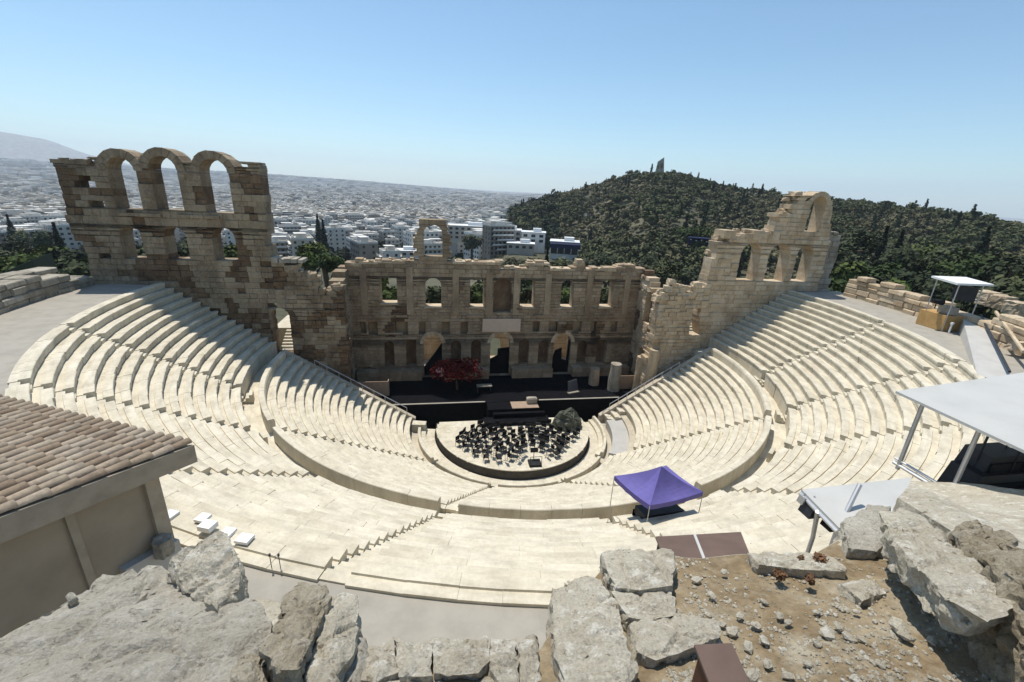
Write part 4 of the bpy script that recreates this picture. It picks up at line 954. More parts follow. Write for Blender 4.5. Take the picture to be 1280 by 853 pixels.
p = aty(741, 490, 8.0); o = rough_pillar(None, p.x, 8.0, ZS-0.1, ZS+2.4, 0.8, M['skene'], 12, 'stone_stump'); tag(o, 'dark broken column stump in the shade of the stage wall', 'stone')
p = aty(605, 492, 6.5); t = empty('stage_bench', (p.x, 6.5, ZS)); 
q = MB(); q.box((0, 0, 0.95), (2.0, 0.8, 0.1)); q.build('seat', M['wall_grey'], t)
for s in (-1, 1): q = MB(); q.box((s*0.85, 0, 0.45), (0.12, 0.7, 0.9)); q.build('leg', M['darkgrey'], t)
tag(t, 'grey bench on the dark stage in front of the middle doorway', 'bench')
p = aty(714, 496, 6.0); t = empty('stage_screen', (p.x, 6.0, ZS), 0.3)
q = MB(); q.hexa([(-0.8, -0.4, 0.1), (0.8, -0.4, 0.1), (0.8, -0.25, 0.1), (-0.8, -0.25, 0.1), (-0.5, 0.3, 1.3), (0.9, 0.3, 1.5), (0.9, 0.45, 1.5), (-0.5, 0.45, 1.3)]); q.build('panel', M['darkgrey'], t)
q = MB(); q.box((-0.1, -0.5, 0.06), (1.7, 0.5, 0.12)); q.build('foot', M['wall_grey'], t)
tag(t, 'dark tilted panel on a pale foot before the right-hand stage doorway'.replace('right-hand ', ''), 'panel')
p = aty(572, 470, 7.5)
t = tree_thing('red_tree', (p.x, 7.5, ZS), 3.0, (4.3, 2.0, 2.3), 0.17, 1900, M['leaf_red'], 201, 'red-leaved tree on the dark stage before the stage wall')
r_ = np.random.default_rng(6); link_mesh('pink_highlight', quads_mesh('pink_highlight', leaf_cloud(r_, 60, (1.0, 0.6, 0.9), 0.12, 3), M['pink']), t, (-2.3, -1.2, 3.1))  # pink leaf faces put in for the bright highlights on the crown
# black rostrum at the back of the orchestra
q = MB(); q.box((0.6, 0.55, ZP+0.22), (8.0, 1.5, 0.44)); q.box((1.0, 1.2, ZP+0.5), (6.5, 0.5, 1.0)); tag(q.build('rostrum', M['blackcloth']), 'low black rostrum along the back of the orchestra platform', 'rostrum')
# chairs, stands, conductor
def chair_mesh():
    q = MB(); q.box((0, 0, 0.47), (0.46, 0.44, 0.07)); q.box((0, 0.21, 0.78), (0.44, 0.05, 0.42), 0)
    for sx in (-1, 1):
        q.tube((sx*0.20, -0.19, 0), (sx*0.20, -0.17, 0.46), 0.018, 5); q.tube((sx*0.20, 0.23, 0), (sx*0.20, 0.20, 0.98), 0.018, 5)
    return q.mesh('chair', M['black'])
def stand_mesh():
    q = MB()
    for k in range(3):
        a = 2.1*k; q.tube((0, 0, 0.25), (0.3*math.cos(a), 0.3*math.sin(a), 0.0), 0.018, 5)
    q.tube((0, 0, 0.2), (0, 0, 1.1), 0.018, 5); q.hexa([(-0.27, -0.10, 1.02), (0.27, -0.10, 1.02), (0.27, -0.06, 1.0), (-0.27, -0.06, 1.0), (-0.27, 0.10, 1.36), (0.27, 0.10, 1.36), (0.27, 0.13, 1.34), (-0.27, 0.13, 1.34)])
    return q.mesh('music_stand', M['black'])
cm, sm = chair_mesh(), stand_mesh()
PC = (1.0, -8.1); ncha = nst = 0; rc = random.Random(17)
for r_ in (2.6, 3.9, 5.2, 6.5, 7.7, 8.8):
    n = int(math.pi*r_/1.0); n = max(n, 5)
    for k in range(n):
        a = rad(8)+rad(164)*(k+0.5)/n+rc.uniform(-0.04, 0.04); x = PC[0]+r_*math.cos(a)+rc.uniform(-0.18, 0.18); y = PC[1]+r_*math.sin(a)+rc.uniform(-0.18, 0.18)
        if math.hypot(x, y) > RP-0.9 or y > -0.6 or (x > 4.4 and y > -2.8): continue
        rz = math.atan2(PC[1]-y, PC[0]-x)+math.pi/2+rc.uniform(-0.25, 0.25)
        o = link_mesh('orchestra_chair', cm, None, (x, y, ZP), rz); o.scale = (1.3, 1.3, 1.15); tag(o, 'black musician chair on the paved orchestra platform', 'chair', 'musician chairs on the orchestra platform'); ncha += 1
        if rc.random() < 0.62:
            x2, y2 = x+(PC[0]-x)/r_*0.68, y+(PC[1]-y)/r_*0.68
            o = link_mesh('music_stand', sm, None, (x2, y2, ZP), rz+math.pi); o.scale = (1.15, 1.15, 1.1); tag(o, 'black folding music stand on the orchestra platform', 'music stand', 'music stands on the orchestra platform'); nst += 1
t = empty('conductor_podium', (PC[0], PC[1], ZP)); q = MB(); q.box((0, 0, 0.12), (1.3, 1.1, 0.24)); q.build('platform', M['black'], t)
q = MB(); q.tube((-0.6, -0.5, 0.2), (-0.6, -0.5, 1.2), 0.03); q.tube((0.6, -0.5, 0.2), (0.6, -0.5, 1.2), 0.03); q.tube((-0.6, -0.5, 1.2), (0.6, -0.5, 1.2), 0.03); q.build('rail', M['black'], t)
q = MB(); q.tube((0, 0.6, 0), (0, 0.6, 1.1), 0.035); q.hexa([(-0.4, 0.45, 1.1), (0.4, 0.45, 1.1), (0.4, 0.5, 1.08), (-0.4, 0.5, 1.08), (-0.4, 0.7, 1.5), (0.4, 0.7, 1.5), (0.4, 0.75, 1.48), (-0.4, 0.75, 1.48)]); q.build('desk', M['black'], t)
tag(t, 'black conductor podium with rail and desk at the orchestra edge', 'podium')

# rocks and draped lumps ------------------------------------------------
def lump(name, pts, mat, parent=None, edge=0.25, amp=0.08, freq=1.6, seed=0, smooth=False, fine=0.35):
    """closed rough body: hull of the points, cut fine and weathered by noise"""
    bm = bmesh.new()
    for p_ in pts: bm.verts.new(p_)
    bmesh.ops.convex_hull(bm, input=bm.verts[:])
    lone = [v for v in bm.verts if not v.link_faces]
    if lone: bmesh.ops.delete(bm, geom=lone, context='VERTS')
    for _ in range(9):
        es = [e for e in bm.edges if e.calc_length() > edge]
        if not es or len(bm.faces) > 16000: break
        bmesh.ops.subdivide_edges(bm, edges=es, cuts=1, use_grid_fill=False)
        bmesh.ops.triangulate(bm, faces=[f for f in bm.faces if len(f.verts) > 3])
    bm.normal_update(); off = Vector((seed*3.1, seed*1.7, seed*0.9)); mv = []
    for v in bm.verts:
        p_ = v.co*freq+off
        d = noise.noise(p_)*amp+amp*fine*noise.noise(p_*3.1)+amp*fine*0.5*noise.noise(p_*7.3)
        cell = noise.voronoi(p_*0.9)[0]; d -= amp*1.3*max(0, 0.14-(cell[1]-cell[0]))*5; d += amp*0.35*abs(noise.noise(p_*14))
        mv.append(v.normal*d)
    for v, d in zip(bm.verts, mv): v.co += d
    me = bpy.data.meshes.new(name); bm.to_mesh(me); bm.free(); me.materials.append(mat)
    if smooth: me.polygons.foreach_set("use_smooth", [True]*len(me.polygons))
    return link_mesh(name, me, parent)
def flip_follow(top, th):
    c = sum((Vector(t_) for t_ in top), Vector())/len(top)
    return [Vector(t_) for t_ in top]+[c+(Vector(t_)-c)*0.8-Vector((0, 0, th)) for t_ in top]
def flip_pts(top, zb, shrink=1.0):
    """top: list of world points; adds the same outline at height zb"""
    c = sum((Vector(t_) for t_ in top), Vector())/len(top)
    return [Vector(t_) for t_ in top]+[Vector((c.x+(t_[0]-c.x)*shrink, c.y+(t_[1]-c.y)*shrink, zb)) for t_ in top]
cx, cy = 6.6, -0.9
pts = []
for k in range(10):
    a = 2*math.pi*k/10; pts += [(cx+1.9*math.cos(a), cy+1.35*math.sin(a), ZP), (cx+1.75*math.cos(a), cy+1.2*math.sin(a), ZP+1.0), (cx+0.9*math.cos(a)-0.2, cy+0.7*math.sin(a), ZP+2.0+0.3*math.sin(a*2))]
tag(lump('covered_instruments', pts, M['tarp'], None, 0.25, 0.22, 1.3, 4), 'heap of instruments under a dark green tarpaulin on the orchestra platform', 'tarpaulin')

# handrails beside the lower tier
def handrail(label, pts, h=0.9):
    t = empty('handrail', pts[0]); L0 = Vector(pts[0])
    q = MB()
    for a, c in zip(pts[:-1], pts[1:]): q.tube(Vector(a)-L0+Vector((0, 0, h)), Vector(c)-L0+Vector((0, 0, h)), 0.05, 6)
    q.build('rail', M['metal'], t)
    n = 9
    for k in range(n):
        f = k/(n-1)*(len(pts)-1); i = min(int(f), len(pts)-2); p_ = Vector(pts[i]).lerp(Vector(pts[i+1]), f-i)-L0
        q = MB(); q.tube(p_-Vector((0, 0, 0.6)), p_+Vector((0, 0, h)), 0.035, 6); q.build('post', M['metal'], t)
    return tag(t, label, 'handrail')
def seat_z(r): return LO_Z0+(r-LO_R0)/tl*rl
handrail('metal handrail down the edge of the shaded lower seats', [(-22.5, 2.5, seat_z(22.3)), (-12.6, 2.5, seat_z(12.6))])
handrail('metal handrail down the edge of the sunlit lower seats', [(21.5, 1.4, seat_z(21.3)), (12.8, 1.4, seat_z(12.8))])
# retaining edges at the ends of the lower tier
for sx, ye, lab in ((-1, 2.45, 'sloping end wall of the lower seats below the shaded side'), (1, 1.35, 'sloping end wall of the lower seats below the sunlit side')):
    q = MB(); x0, x1 = 11.6, 25.6
    q.hexa([(sx*x0, ye-0.1, 0), (sx*x1, ye-0.1, 0), (sx*x1, ye+0.5, 0), (sx*x0, ye+0.5, 0), (sx*x0, ye-0.1, seat_z(x0)+0.1), (sx*x1, ye-0.1, seat_z(x1)-0.05), (sx*x1, ye+0.5, seat_z(x1)-0.05), (sx*x0, ye+0.5, seat_z(x0)+0.1)])
    tag(q.build('end_wall', M['marble_base']), lab, 'wall')
# small parts at the orchestra entrance
q = MB(); arc_solid(q, [(10.4, 0.4), (10.4, 2.0), (12.0, 2.05), (12.0, 0.4)], math.pi+rad(4.2), math.pi+rad(9), 3); tag(q.build('entrance_block', M['marble']), 'white marble block closing the shaded end of the seat ring', 'block')
q = MB()
for k in range(9):
    a0, a1 = math.pi*k/9, math.pi*(k+1)/9; q.tube((12.3+0.55*math.cos(a0), 0.9, 2.4+0.7*math.sin(a0)), (12.3+0.55*math.cos(a1), 0.9, 2.4+0.7*math.sin(a1)), 0.05, 6)
tag(q.build('rail_hoop', M['metal']), 'bent metal rail hoop beside the grey landing', 'rail')

# ================================================================== gazebo on the seats
tg = empty('gazebo', (2.9, -27.6, 10.0)); O3 = Vector((2.9, -27.6, 10.0))
CN = [Vector((0.85, -26.55, 14.0)), Vector((1.72, -29.15, 14.05)), Vector((5.15, -28.45, 14.05)), Vector((4.35, -25.9, 14.0))]; PK = Vector((2.95, -27.6, 15.25))
Vc = []; Fc = []; n = 8
for s in range(4):
    A, B_ = CN[s], CN[(s+1) % 4]; base = len(Vc)
    for i in range(n+1):
        for j in range(n+1):
            f = i/n; g = j/n; e = A.lerp(B_, g); e.z -= 0.10*math.sin(math.pi*g); p_ = e.lerp(PK, f); p_.z -= 0.28*math.sin(math.pi*f)*(1-0.55*abs(2*g-1)) ; Vc.append(p_-O3)
    for i in range(n):
        for j in range(n): Fc.append((base+i*(n+1)+j, base+i*(n+1)+j+1, base+(i+1)*(n+1)+j+1, base+(i+1)*(n+1)+j))
link_mesh('canopy', mk('canopy', Vc, Fc, M['purple']), tg)
for s in range(4):
    A, B_ = CN[s], CN[(s+1) % 4]; Vv = []; Ff = []
    for j in range(9):
        e = A.lerp(B_, j/8); e.z -= 0.10*math.sin(math.pi*j/8); Vv += [e-O3+Vector((0, 0, 0.01)), e-O3-Vector((0, 0, 0.26+0.03*(j % 2)))]
    for j in range(8): Ff.append((2*j, 2*j+2, 2*j+3, 2*j+1))
    link_mesh('valance', mk('valance', Vv, Ff, M['purple']), tg)
for A, zb in zip(CN, (9.95, 12.45, 12.45, 9.95)):
    q = MB(); q.tube((A.x-O3.x, A.y-O3.y, zb-O3.z), (A.x-O3.x, A.y-O3.y, A.z-O3.z-0.03), 0.022, 6); q.build('leg', M['metal'], tg)
tag(tg, 'purple peaked gazebo standing over the seat rows', 'gazebo')
t = empty('mixing_desk', (3.3, -27.6, 11.1)); q = MB(); q.hexa([(-1.2, -0.7, 0.75), (1.2, -0.5, 0.75), (1.2, 0.5, 0.75), (-1.2, 0.5, 0.75), (-1.2, -0.7, 1.5), (1.2, -0.5, 1.5), (1.2, 0.5, 1.25), (-1.2, 0.5, 1.25)]); q.build('console', M['darkgrey'], t)
for sx in (-1, 1):
    for sy in (-1, 1): q = MB(); q.tube((sx*1.0, sy*0.42, -0.02 if sy > 0 else 0.5), (sx*1.0, sy*0.42, 0.78), 0.03, 6); q.build('leg', M['black'], t)
q = MB(); q.box((-0.1, 0.57, 0.45), (2.3, 0.05, 0.9)); q.build('skirt', M['blackcloth'], t)
tag(t, 'dark mixing desk in the shade of the purple gazebo', 'desk')

# loose white slabs on the top rows near the tiled house
for i, (px, py, w_, z) in enumerate([(212, 641, 0.4, 18.25), (253, 645, 0.36, 18.3), (259, 655, 0.44, 18.4), (284, 663, 0.38, 18.25), (305, 671, 0.44, 18.3)]):
    p = atz(px, py, z); q = MB(); q.box((p.x, p.y, z-0.09), (w_, 0.36, 0.10+0.08*(i == 2)), math.atan2(-p.x, p.y)+0.1); tag(q.build('loose_slab', M['white']), ['white marble slab', 'white marble slab', 'thick white marble block', 'white marble slab', 'white marble slab'][i]+' lying loose on the top seat row', 'slab', None if i == 2 else 'loose slabs on the top row')
for i, px in enumerate((340, 351)):
    p = atz(px, 712, 17.95); q = MB(); q.tube((p.x, p.y, 17.9), (p.x, p.y, 18.5), 0.012, 6); q.box((p.x, p.y, 18.5), (0.05, 0.05, 0.08)); tag(q.build('path_marker', M['darkgrey']), 'thin dark marker post at the edge of the top path', 'post', 'marker posts on the top path')

# ================================================================== perimeter walls
def curved_wall(name, label, r_in, a0, a1, z0, h_fn, course, bl, thick, mat, seed, nparts=250):
    t = empty(name); tag(t, label, 'wall'); rr = random.Random(seed); items = []
    z = z0
    hmax = max(h_fn(a0+(a1-a0)*k/20) for k in range(21))
    while z < z0+hmax:
        hh = course*rr.uniform(0.8, 1.2); a = a0
        while a < a1:
            L = rr.uniform(*bl)/r_in; b_ = min(a+L, a1)
            if z+hh*0.6 < z0+h_fn((a+b_)/2)+0.25*rr.uniform(-1, 1): items.append((a, b_, z, z+hh))
            a = b_
        z += hh
    for a, b_, za, zb in items:
        q = MB(); dr = rr.uniform(-0.14, 0.14); g = 0.02/r_in; dz = rr.uniform(-0.03, 0.03)
        r0_ = r_in+dr; prof = [(r0_+0.05, za+0.01), (r0_+rr.uniform(-0.05, 0.03), za+0.08), (r0_+rr.uniform(-0.05, 0.05), zb-0.10), (r0_+0.09, zb-0.01+dz), (r_in+thick+rr.uniform(-0.1, 0.1), zb-0.02+dz), (r_in+thick, za+0.01)]
        arc_solid(q, prof, a+g, b_-g, 1); q.build('stone_block', mat, t)
    return t
curved_wall('retaining_wall', 'low weathered grey stone retaining wall along the path under the arched wall', 43.0, rad(162), math.pi+rad(4.5), 17.8, lambda a: 1.7+0.5*math.sin(a*9), 0.55, (1.2, 2.6), 1.6, M['wall_grey'], 81)
curved_wall('retaining_wall', 'higher rear course of weathered stone blocks behind the grey retaining wall', 44.9, rad(164), math.pi+rad(3), 18.4, lambda a: 2.1+0.5*math.sin(a*7+1), 0.6, (1.4, 2.8), 1.4, M['wall_grey'], 82)
curved_wall('boundary_wall', 'sunlit boundary wall of large stone blocks between path and dark trees', 43.2, -rad(2.5), rad(34), 17.8, lambda a: interp(math.degrees(a), [(-3, 2.6), (8, 2.5), (10, 2.0), (20, 1.7), (23, 2.6), (34, 2.8)]), 0.6, (0.9, 2.0), 1.3, M['wall_pale'], 83)
# masonry fill under and behind the left path end
q = MB(); q.box((-44.5, 0.5, 16.5), (3.0, 7.0, 4.2)); tag(q.build('ruin_block', M['wall_grey']), 'square mass of grey masonry at the foot of the arched wall', 'masonry')
# concrete ramp and lighting booth on the right path
r0 = [atz(1203, 397, 19.2), atz(1225, 398, 19.2), atz(1268, 478, 18.1), atz(1222, 470, 18.1)]
q = MB(); q.hexa([Vector((p_.x, p_.y, 17.0)) for p_ in (r0[3], r0[2], r0[1], r0[0])]+[r0[3], r0[2], r0[1], r0[0]]); tag(q.build('ramp', M['concrete']), 'smooth grey concrete ramp beside the lighting booth', 'ramp')
a, c = atz(1226, 394, 19.6), atz(1262, 465, 18.6); q = MB(); q.tube(a, c, 0.09, 6); tag(q.build('pipe', M['darkgrey']), 'thin dark pipe along the edge of the concrete ramp', 'pipe')
a, c = atz(1245, 390, 20.3), atz(1280, 440, 19.2); q = MB(); q.tube(a, c, 0.13, 6); tag(q.build('beam', M['wall_pale']), 'pale beam leaning on the stones past the concrete ramp', 'beam')
p0 = atz(1144, 404, 17.95); p1 = atz(1176, 414, 17.95); ud = (p1-p0); ud.z = 0; wB = ud.length; ang = math.atan2(ud.y, ud.x); mid_ = (p0+p1)/2
tb = empty('lighting_booth', (mid_.x, mid_.y, 17.95), ang)
q = MB(); q.box((0, 0.9, 0.75), (wB, 1.8, 1.5)); q.build('plywood_base', M['plywood'], tb)
for sx in (-1, 1):
    for sy in (0.1, 2.6): q = MB(); q.tube((sx*wB*0.40+0.25, sy, 0), (sx*wB*0.40+0.25, sy, 4.6), 0.05, 6); q.build('post', M['metal'], tb)
q = MB(); q.hexa([(-wB*0.36, -0.5, 4.75), (wB*0.62, -0.5, 4.55), (wB*0.62, 3.2, 4.55), (-wB*0.36, 3.2, 4.75), (-wB*0.36, -0.5, 4.93), (wB*0.62, -0.5, 4.73), (wB*0.62, 3.2, 4.73), (-wB*0.36, 3.2, 4.93)]); q.build('roof', M['white'], tb)
q = MB(); q.box((0.6, 1.8, 3.6), (wB*0.8, 0.1, 1.4)); q.build('screen', M['darkgrey'], tb)
q = MB(); q.box((0.5, 0.9, 1.9), (1.3, 0.8, 0.7)); q.build('canvas_cover', M['wall_grey'], tb)
tag(tb, 'small lighting booth with white roof, posts and orange plywood base', 'booth')
t = empty('spotlight', (mid_.x-0.3, mid_.y-0.2, 19.9)); q = MB(); q.tube((-0.5, 0.1, 0.75), (0.45, -0.2, 0.65), 0.2, 10, 0, 0.28); q.build('housing', M['black'], t); q = MB(); q.tube((0, 0, 0), (0, 0, 0.7), 0.05); q.build('stand', M['black'], t)
tag(t, 'black follow spotlight on the orange plywood base', 'spotlight')
p = atz(1186, 416, 18.0); q = MB(); q.tube(p, p+Vector((0, 0, 0.85)), 0.07, 8); q.box((p.x, p.y, p.z+0.9), (0.2, 0.2, 0.18)); tag(q.build('bollard', M['white']), 'short white bollard beside the lighting booth', 'bollard')
for i, (px, py, z, s) in enumerate([(1232, 372, 20.2, 1.5), (1252, 378, 20.2, 1.5), (1272, 386, 20.2, 1.5), (1262, 400, 19.6, 0.9), (1275, 415, 19.2, 1.0), (1250, 412, 19.0, 0.7), (1270, 432, 18.8, 0.8)]):
    p = atz(px, py, z); tag(lump('fallen_block', [p+Vector((sx*s*0.6, sy*s*0.5, sz*s*0.45)) for sx in (-1, 1) for sy in (-1, 1) for sz in (-1, 1)], M['wall_pale'], None, 0.3, 0.12, 1.0, i), 'rough pale stone block tumbled past the concrete ramp', 'stone', 'tumbled blocks past the ramp')

# broken rubble along the tops of the ruins
def crest(thing, u0, u1, fn, y0, dy, mat, step, s0, s1, seed, z_off=0.0):
    rr = random.Random(seed); u = u0; k = 0
    while u < u1:
        s = rr.uniform(s0, s1); z = fn(u)+z_off; y = y0+rr.uniform(0.1, dy); c = Vector((u, y, z-0.1*s))
        pts = [c+Vector((sx*s*rr.uniform(0.35, 0.75), sy*s*rr.uniform(0.35, 0.7), sz*s*rr.uniform(0.25, 0.5))) for sx in (-1, 1) for sy in (-1, 1) for sz in (-1, 1)]
        lump('rubble_stone', pts, mat, thing, 0.32, 0.10, 1.7, seed+k*0.37); u += step*rr.uniform(0.5, 1.4); k += 1
crest(wl2, -25.6, -19.3, topRL, YA-0.2, 0.9, M['wall_brown'], 0.7, 0.6, 1.1, 301)
crest(wr2, 18.7, 25.0, topRR, YA-0.25, 1.0, M['wall_pale'], 0.6, 0.6, 1.1, 302)
crest(wr, 25.3, 36.0, topR, YA+0.0, 1.7, M['wall_pale'], 0.8, 0.6, 1.1, 303, 0.05)
crest(ws, -19.4, -11.8, topS, SY, 1.4, M['wall_pale'], 1.3, 0.4, 0.8, 304, 0.1)
crest(ws, -6.8, 19.5, topS, SY, 1.4, M['wall_pale'], 1.2, 0.4, 0.8, 305, 0.1)
crest(wl, -43.4, -41.0, lambda u: 29.6, YA, 1.4, M['wall_brown'], 1.0, 0.4, 0.7, 306)
crest(we, 41.4, 43.8, lambda u: interp(u, [(41, 25.7), (43.6, 25.3), (44.3, 24.4)]), YA+1.0, 1.2, M['wall_grey'], 0.8, 0.6, 1.0, 307)
# shade-netted fence past the retaining wall
fp = [atd(-30, 356, 60), atd(10, 338, 66), atd(40, 325, 74), atd(64, 316, 84)]
tf = empty('mesh_fence', fp[0]); q = MB()
for a, c in zip(fp[:-1], fp[1:]):
    q.hexa([Vector((v.x, v.y+d, v.z-2.6))-fp[0] for v, d in ((a, 0), (c, 0), (c, 0.06), (a, 0.06))]+[Vector((v.x, v.y+d, v.z))-fp[0] for v, d in ((a, 0), (c, 0), (c, 0.06), (a, 0.06))])
q.build('netting', M['leaf_dark'], tf)
for v in fp: q = MB(); q.tube(v-fp[0]-Vector((0, 0, 5)), v-fp[0]+Vector((0, 0, 0.15)), 0.05, 6); q.build('post', M['darkgrey'], tf)
tag(tf, 'dark green netted fence past the grey retaining wall', 'fence')

# ================================================================== tiled house on the left path
EC = Vector(atz(240, 556, 22.6)); RAD_ = Vector((-0.42, -0.907, 0)).normalized(); TAN = Vector((-RAD_.y*-1, RAD_.x*-1, 0)); TAN = Vector((-0.907, 0.42, 0)).normalized()
SL = 0.185                                   # roof slope
th = empty('tiled_house', (EC.x, EC.y, 17.9)); HO = Vector((EC.x, EC.y, 17.9))
def HP(t_, a, z=0.0, on_roof=True): return EC+TAN*t_+RAD_*a+Vector((0, 0, (a*SL if on_roof else 0)+z))-HO
RL, RW, PIT, TL = 7.6, 9.6, 0.30, 0.46
q = MB(); q.hexa([HP(0.04, 0.02, -0.14), HP(RW, 0.02, -0.14), HP(RW, RL, -0.14), HP(0.04, RL, -0.14), HP(0.04, 0.02, -0.05), HP(RW, 0.02, -0.05), HP(RW, RL, -0.05), HP(0.04, RL, -0.05)]); rf = q.build('roof', M['tile'], th)
# cover tiles: tapered half-round barrels
def tile_mesh():
    q = MB(); n = 7; vs_ = []
    for a, rr_, dz in ((0.0, 0.115, 0.035), (TL*1.16, 0.088, 0.0)):
        for lay in (0, 0.022):
            for k in range(n+1):
                t_ = math.pi*k/n; vs_.append(((rr_-lay)*math.cos(t_), a, (rr_-lay)*math.sin(t_)*0.92+dz))
    N1 = n+1; fs = []
    for k in range(n):
        fs += [(k, k+1, 2*N1+k+1, 2*N1+k), (N1+k+1, N1+k, 3*N1+k, 3*N1+k+1), (k+1, k, N1+k, N1+k+1)]
    q.add(vs_, fs); return q.mesh('roof_tile', M['tile'], True)
tmesh = tile_mesh()
def pan_mesh():
    q = MB(); q.hexa([(-0.14, 0, 0), (0.14, 0, 0), (0.14, TL*1.1, -0.01), (-0.14, TL*1.1, -0.01), (-0.14, 0, 0.03), (0.14, 0, 0.03), (0.14, TL*1.1, 0.02), (-0.14, TL*1.1, 0.02)]); return q.mesh('pan_tile', M['tile'])
pmesh = pan_mesh()
zrot = math.atan2(RAD_.y, RAD_.x)-math.pi/2; tilt = math.atan(SL); cnt = 0
nr = int(RW/PIT); rest = MB()
for i in range(nr):
    for j in range(int(RL/TL)):
        p_ = HP(0.14+i*PIT+rng.uniform(-0.012, 0.012), j*TL-0.04+rng.uniform(-0.02, 0.02), 0.0)
        xx, yy, w = project(p_+HO)
        if xx < -25 or yy > 700: continue
        if cnt < 300:
            o = link_mesh('roof_tile', tmesh, rf, p_); o.rotation_euler = (tilt+rng.uniform(-0.01, 0.02), rng.uniform(-0.05, 0.05), zrot+rng.uniform(-0.03, 0.03)); o.scale = (1.05, 1, 1); cnt += 1
        else:
            m_ = Matrix.Translation(p_)@Matrix.Rotation(zrot, 4, 'Z')@Matrix.Rotation(tilt, 4, 'X'); rest.add([m_@v.co for v in tmesh.vertices], [tuple(f.vertices) for f in tmesh.polygons])
if rest.v: o = rest.build('roof_tiles', M['tile'], rf, True); o["kind"] = "stuff"
# fascia on the gable side, eaves board
q = MB(); q.hexa([HP(0.0, -0.05, -0.52), HP(0.10, -0.05, -0.52), HP(0.10, RL, -0.52), HP(0.0, RL, -0.52), HP(0.0, -0.05, -0.03), HP(0.10, -0.05, -0.03), HP(0.10, RL, -0.03), HP(0.0, RL, -0.03)]); q.build('fascia', M['fascia'], th)
q = MB(); q.hexa([HP(0.1, -0.05, -0.30), HP(RW, -0.05, -0.30), HP(RW, 0.05, -0.30), HP(0.1, 0.05, -0.30), HP(0.1, -0.05, -0.05), HP(RW, -0.05, -0.05), HP(RW, 0.05, -0.05), HP(0.1, 0.05, -0.05)]); q.build('eaves_board', M['fascia'], th)
def wallbox(t0, t1, a0, a1, z0, z1, mat, name):
    q = MB(); q.hexa([HP(t0, a0, z0, False), HP(t1, a0, z0, False), HP(t1, a1, z0, False), HP(t0, a1, z0, False), HP(t0, a0, z1+a0*SL, False), HP(t1, a0, z1+a0*SL, False), HP(t1, a1, z1+a1*SL, False), HP(t0, a1, z1+a1*SL, False)]); return q.build(name, mat, th)
wallbox(0.42, RW-0.3, 0.75, RL, -4.8, -0.16, M['plaster'], 'wall')
wallbox(0.32, 0.50, 0.70, 1.02, -4.8, -0.17, M['fascia'], 'corner_post'); wallbox(0.36, 0.5, 2.35, 2.5, -4.8, -0.18, M['fascia'], 'batten')
wallbox(0.2, 0.42, 0.68, 1.9, -4.8, -2.55, M['concrete'], 'plinth')
tag(th, 'house with a sloping clay-tiled roof and shaded beige gable wall', 'house')
p = atz(205, 682, 20.4); tag(lump('roof_hopper', [p+Vector((0.22*math.cos(k), 0.22*math.sin(k), z)) for k in range(6) for z in (-0.25, 0.2)], M['wall_grey'], None, 0.12, 0.03, 3, 2), 'grey round stone at the corner of the tiled house', 'stone')

# ================================================================== near ground: the rocky terrace under the photographer
def tz(y): return 25.2+0.33*(-43.5-y)
def onplane(px, py, dz=0.0):
    d = ray(px, py); # z = 25.2 + dz + 0.33*(-43.5 - y)
    t = (25.2+dz+0.33*(-43.5-CAM[1])-CAM[2])/(d[2]+0.33*d[1]); return Vector(CAM+d*t)
EDGE = [onplane(*q) for q in [(-260, 860), (-80, 825), (0, 806), (60, 768), (125, 724), (200, 716), (300, 738), (345, 745), (440, 765), (462, 822), (500, 815), (560, 812), (620, 810), (676, 806), (700, 760), (752, 712), (830, 694), (940, 692), (1010, 694), (1058, 668)]]+[atz(*q) for q in [(1090, 640, 22.9), (1130, 600, 21.85), (1190, 626, 21.85), (1250, 656, 21.85), (1310, 690, 22.2), (1500, 760, 23.0)]]
def edge_at(s):
    f = s*(len(EDGE)-1); i = min(int(f), len(EDGE)-2); return EDGE[i].lerp(EDGE[i+1], f-i)
ns, ntt = 260, 90; V = []; F = []
for i in range(ns+1):
    e = edge_at(i/ns); bx = e.x*1.0+(e.x+8.9)*0.55; back = Vector((bx, -52.0, 0))
    for k in range(8, 0, -1):        # rough cliff below the edge
        f = k/8; z = e.z+(17.2-e.z)*f; o_ = 0.25*noise.noise((e.x*1.3, z*1.2, e.y))+0.12*noise.noise((e.x*4, z*4, e.y*3)); V.append((e.x, e.y+0.15*f+o_*min(1, f*3), z))
    for j in range(ntt+1):
        f = (j/ntt)**1.6; x = e.x+(back.x-e.x)*f; y = e.y+(back.y-e.y)*f; z = 25.2+0.33*(-43.5-y)+(e.z-tz(e.y))*max(0, 1-f*2.0)**1.3
        z = z if y > -46 else 26.02+0.1*(-46-y)
        z += 0.10*noise.noise((x*0.8, y*0.8, 1))+0.05*noise.noise((x*2.6, y*2.6, 4))+0.022*noise.noise((x*8, y*8, 7))
        if y < -45: z -= 0.25*sstep(-45, -46.5, y)*1.0
        V.append((x, y, z-0.02))
nc = ntt+9
for i in range(ns):
    for j in range(nc-1): F.append((i*nc+j, (i+1)*nc+j, (i+1)*nc+j+1, i*nc+j+1))
mi_ = [1 if (j < 9 or (V[f[0]][0] > -3.6+0.5*noise.noise((V[f[0]][1]*2, V[f[0]][0]*2, 3)) and V[f[0]][1] > -45) or V[f[0]][0] < -9.2) else 0 for f, j in zip(F, list(range(nc-1))*ns)]
tag(link_mesh('rocky_terrace', mk('rocky_terrace', V, F, [M['dirt'], M['rock']], mi_, smooth=True)), kind='structure')

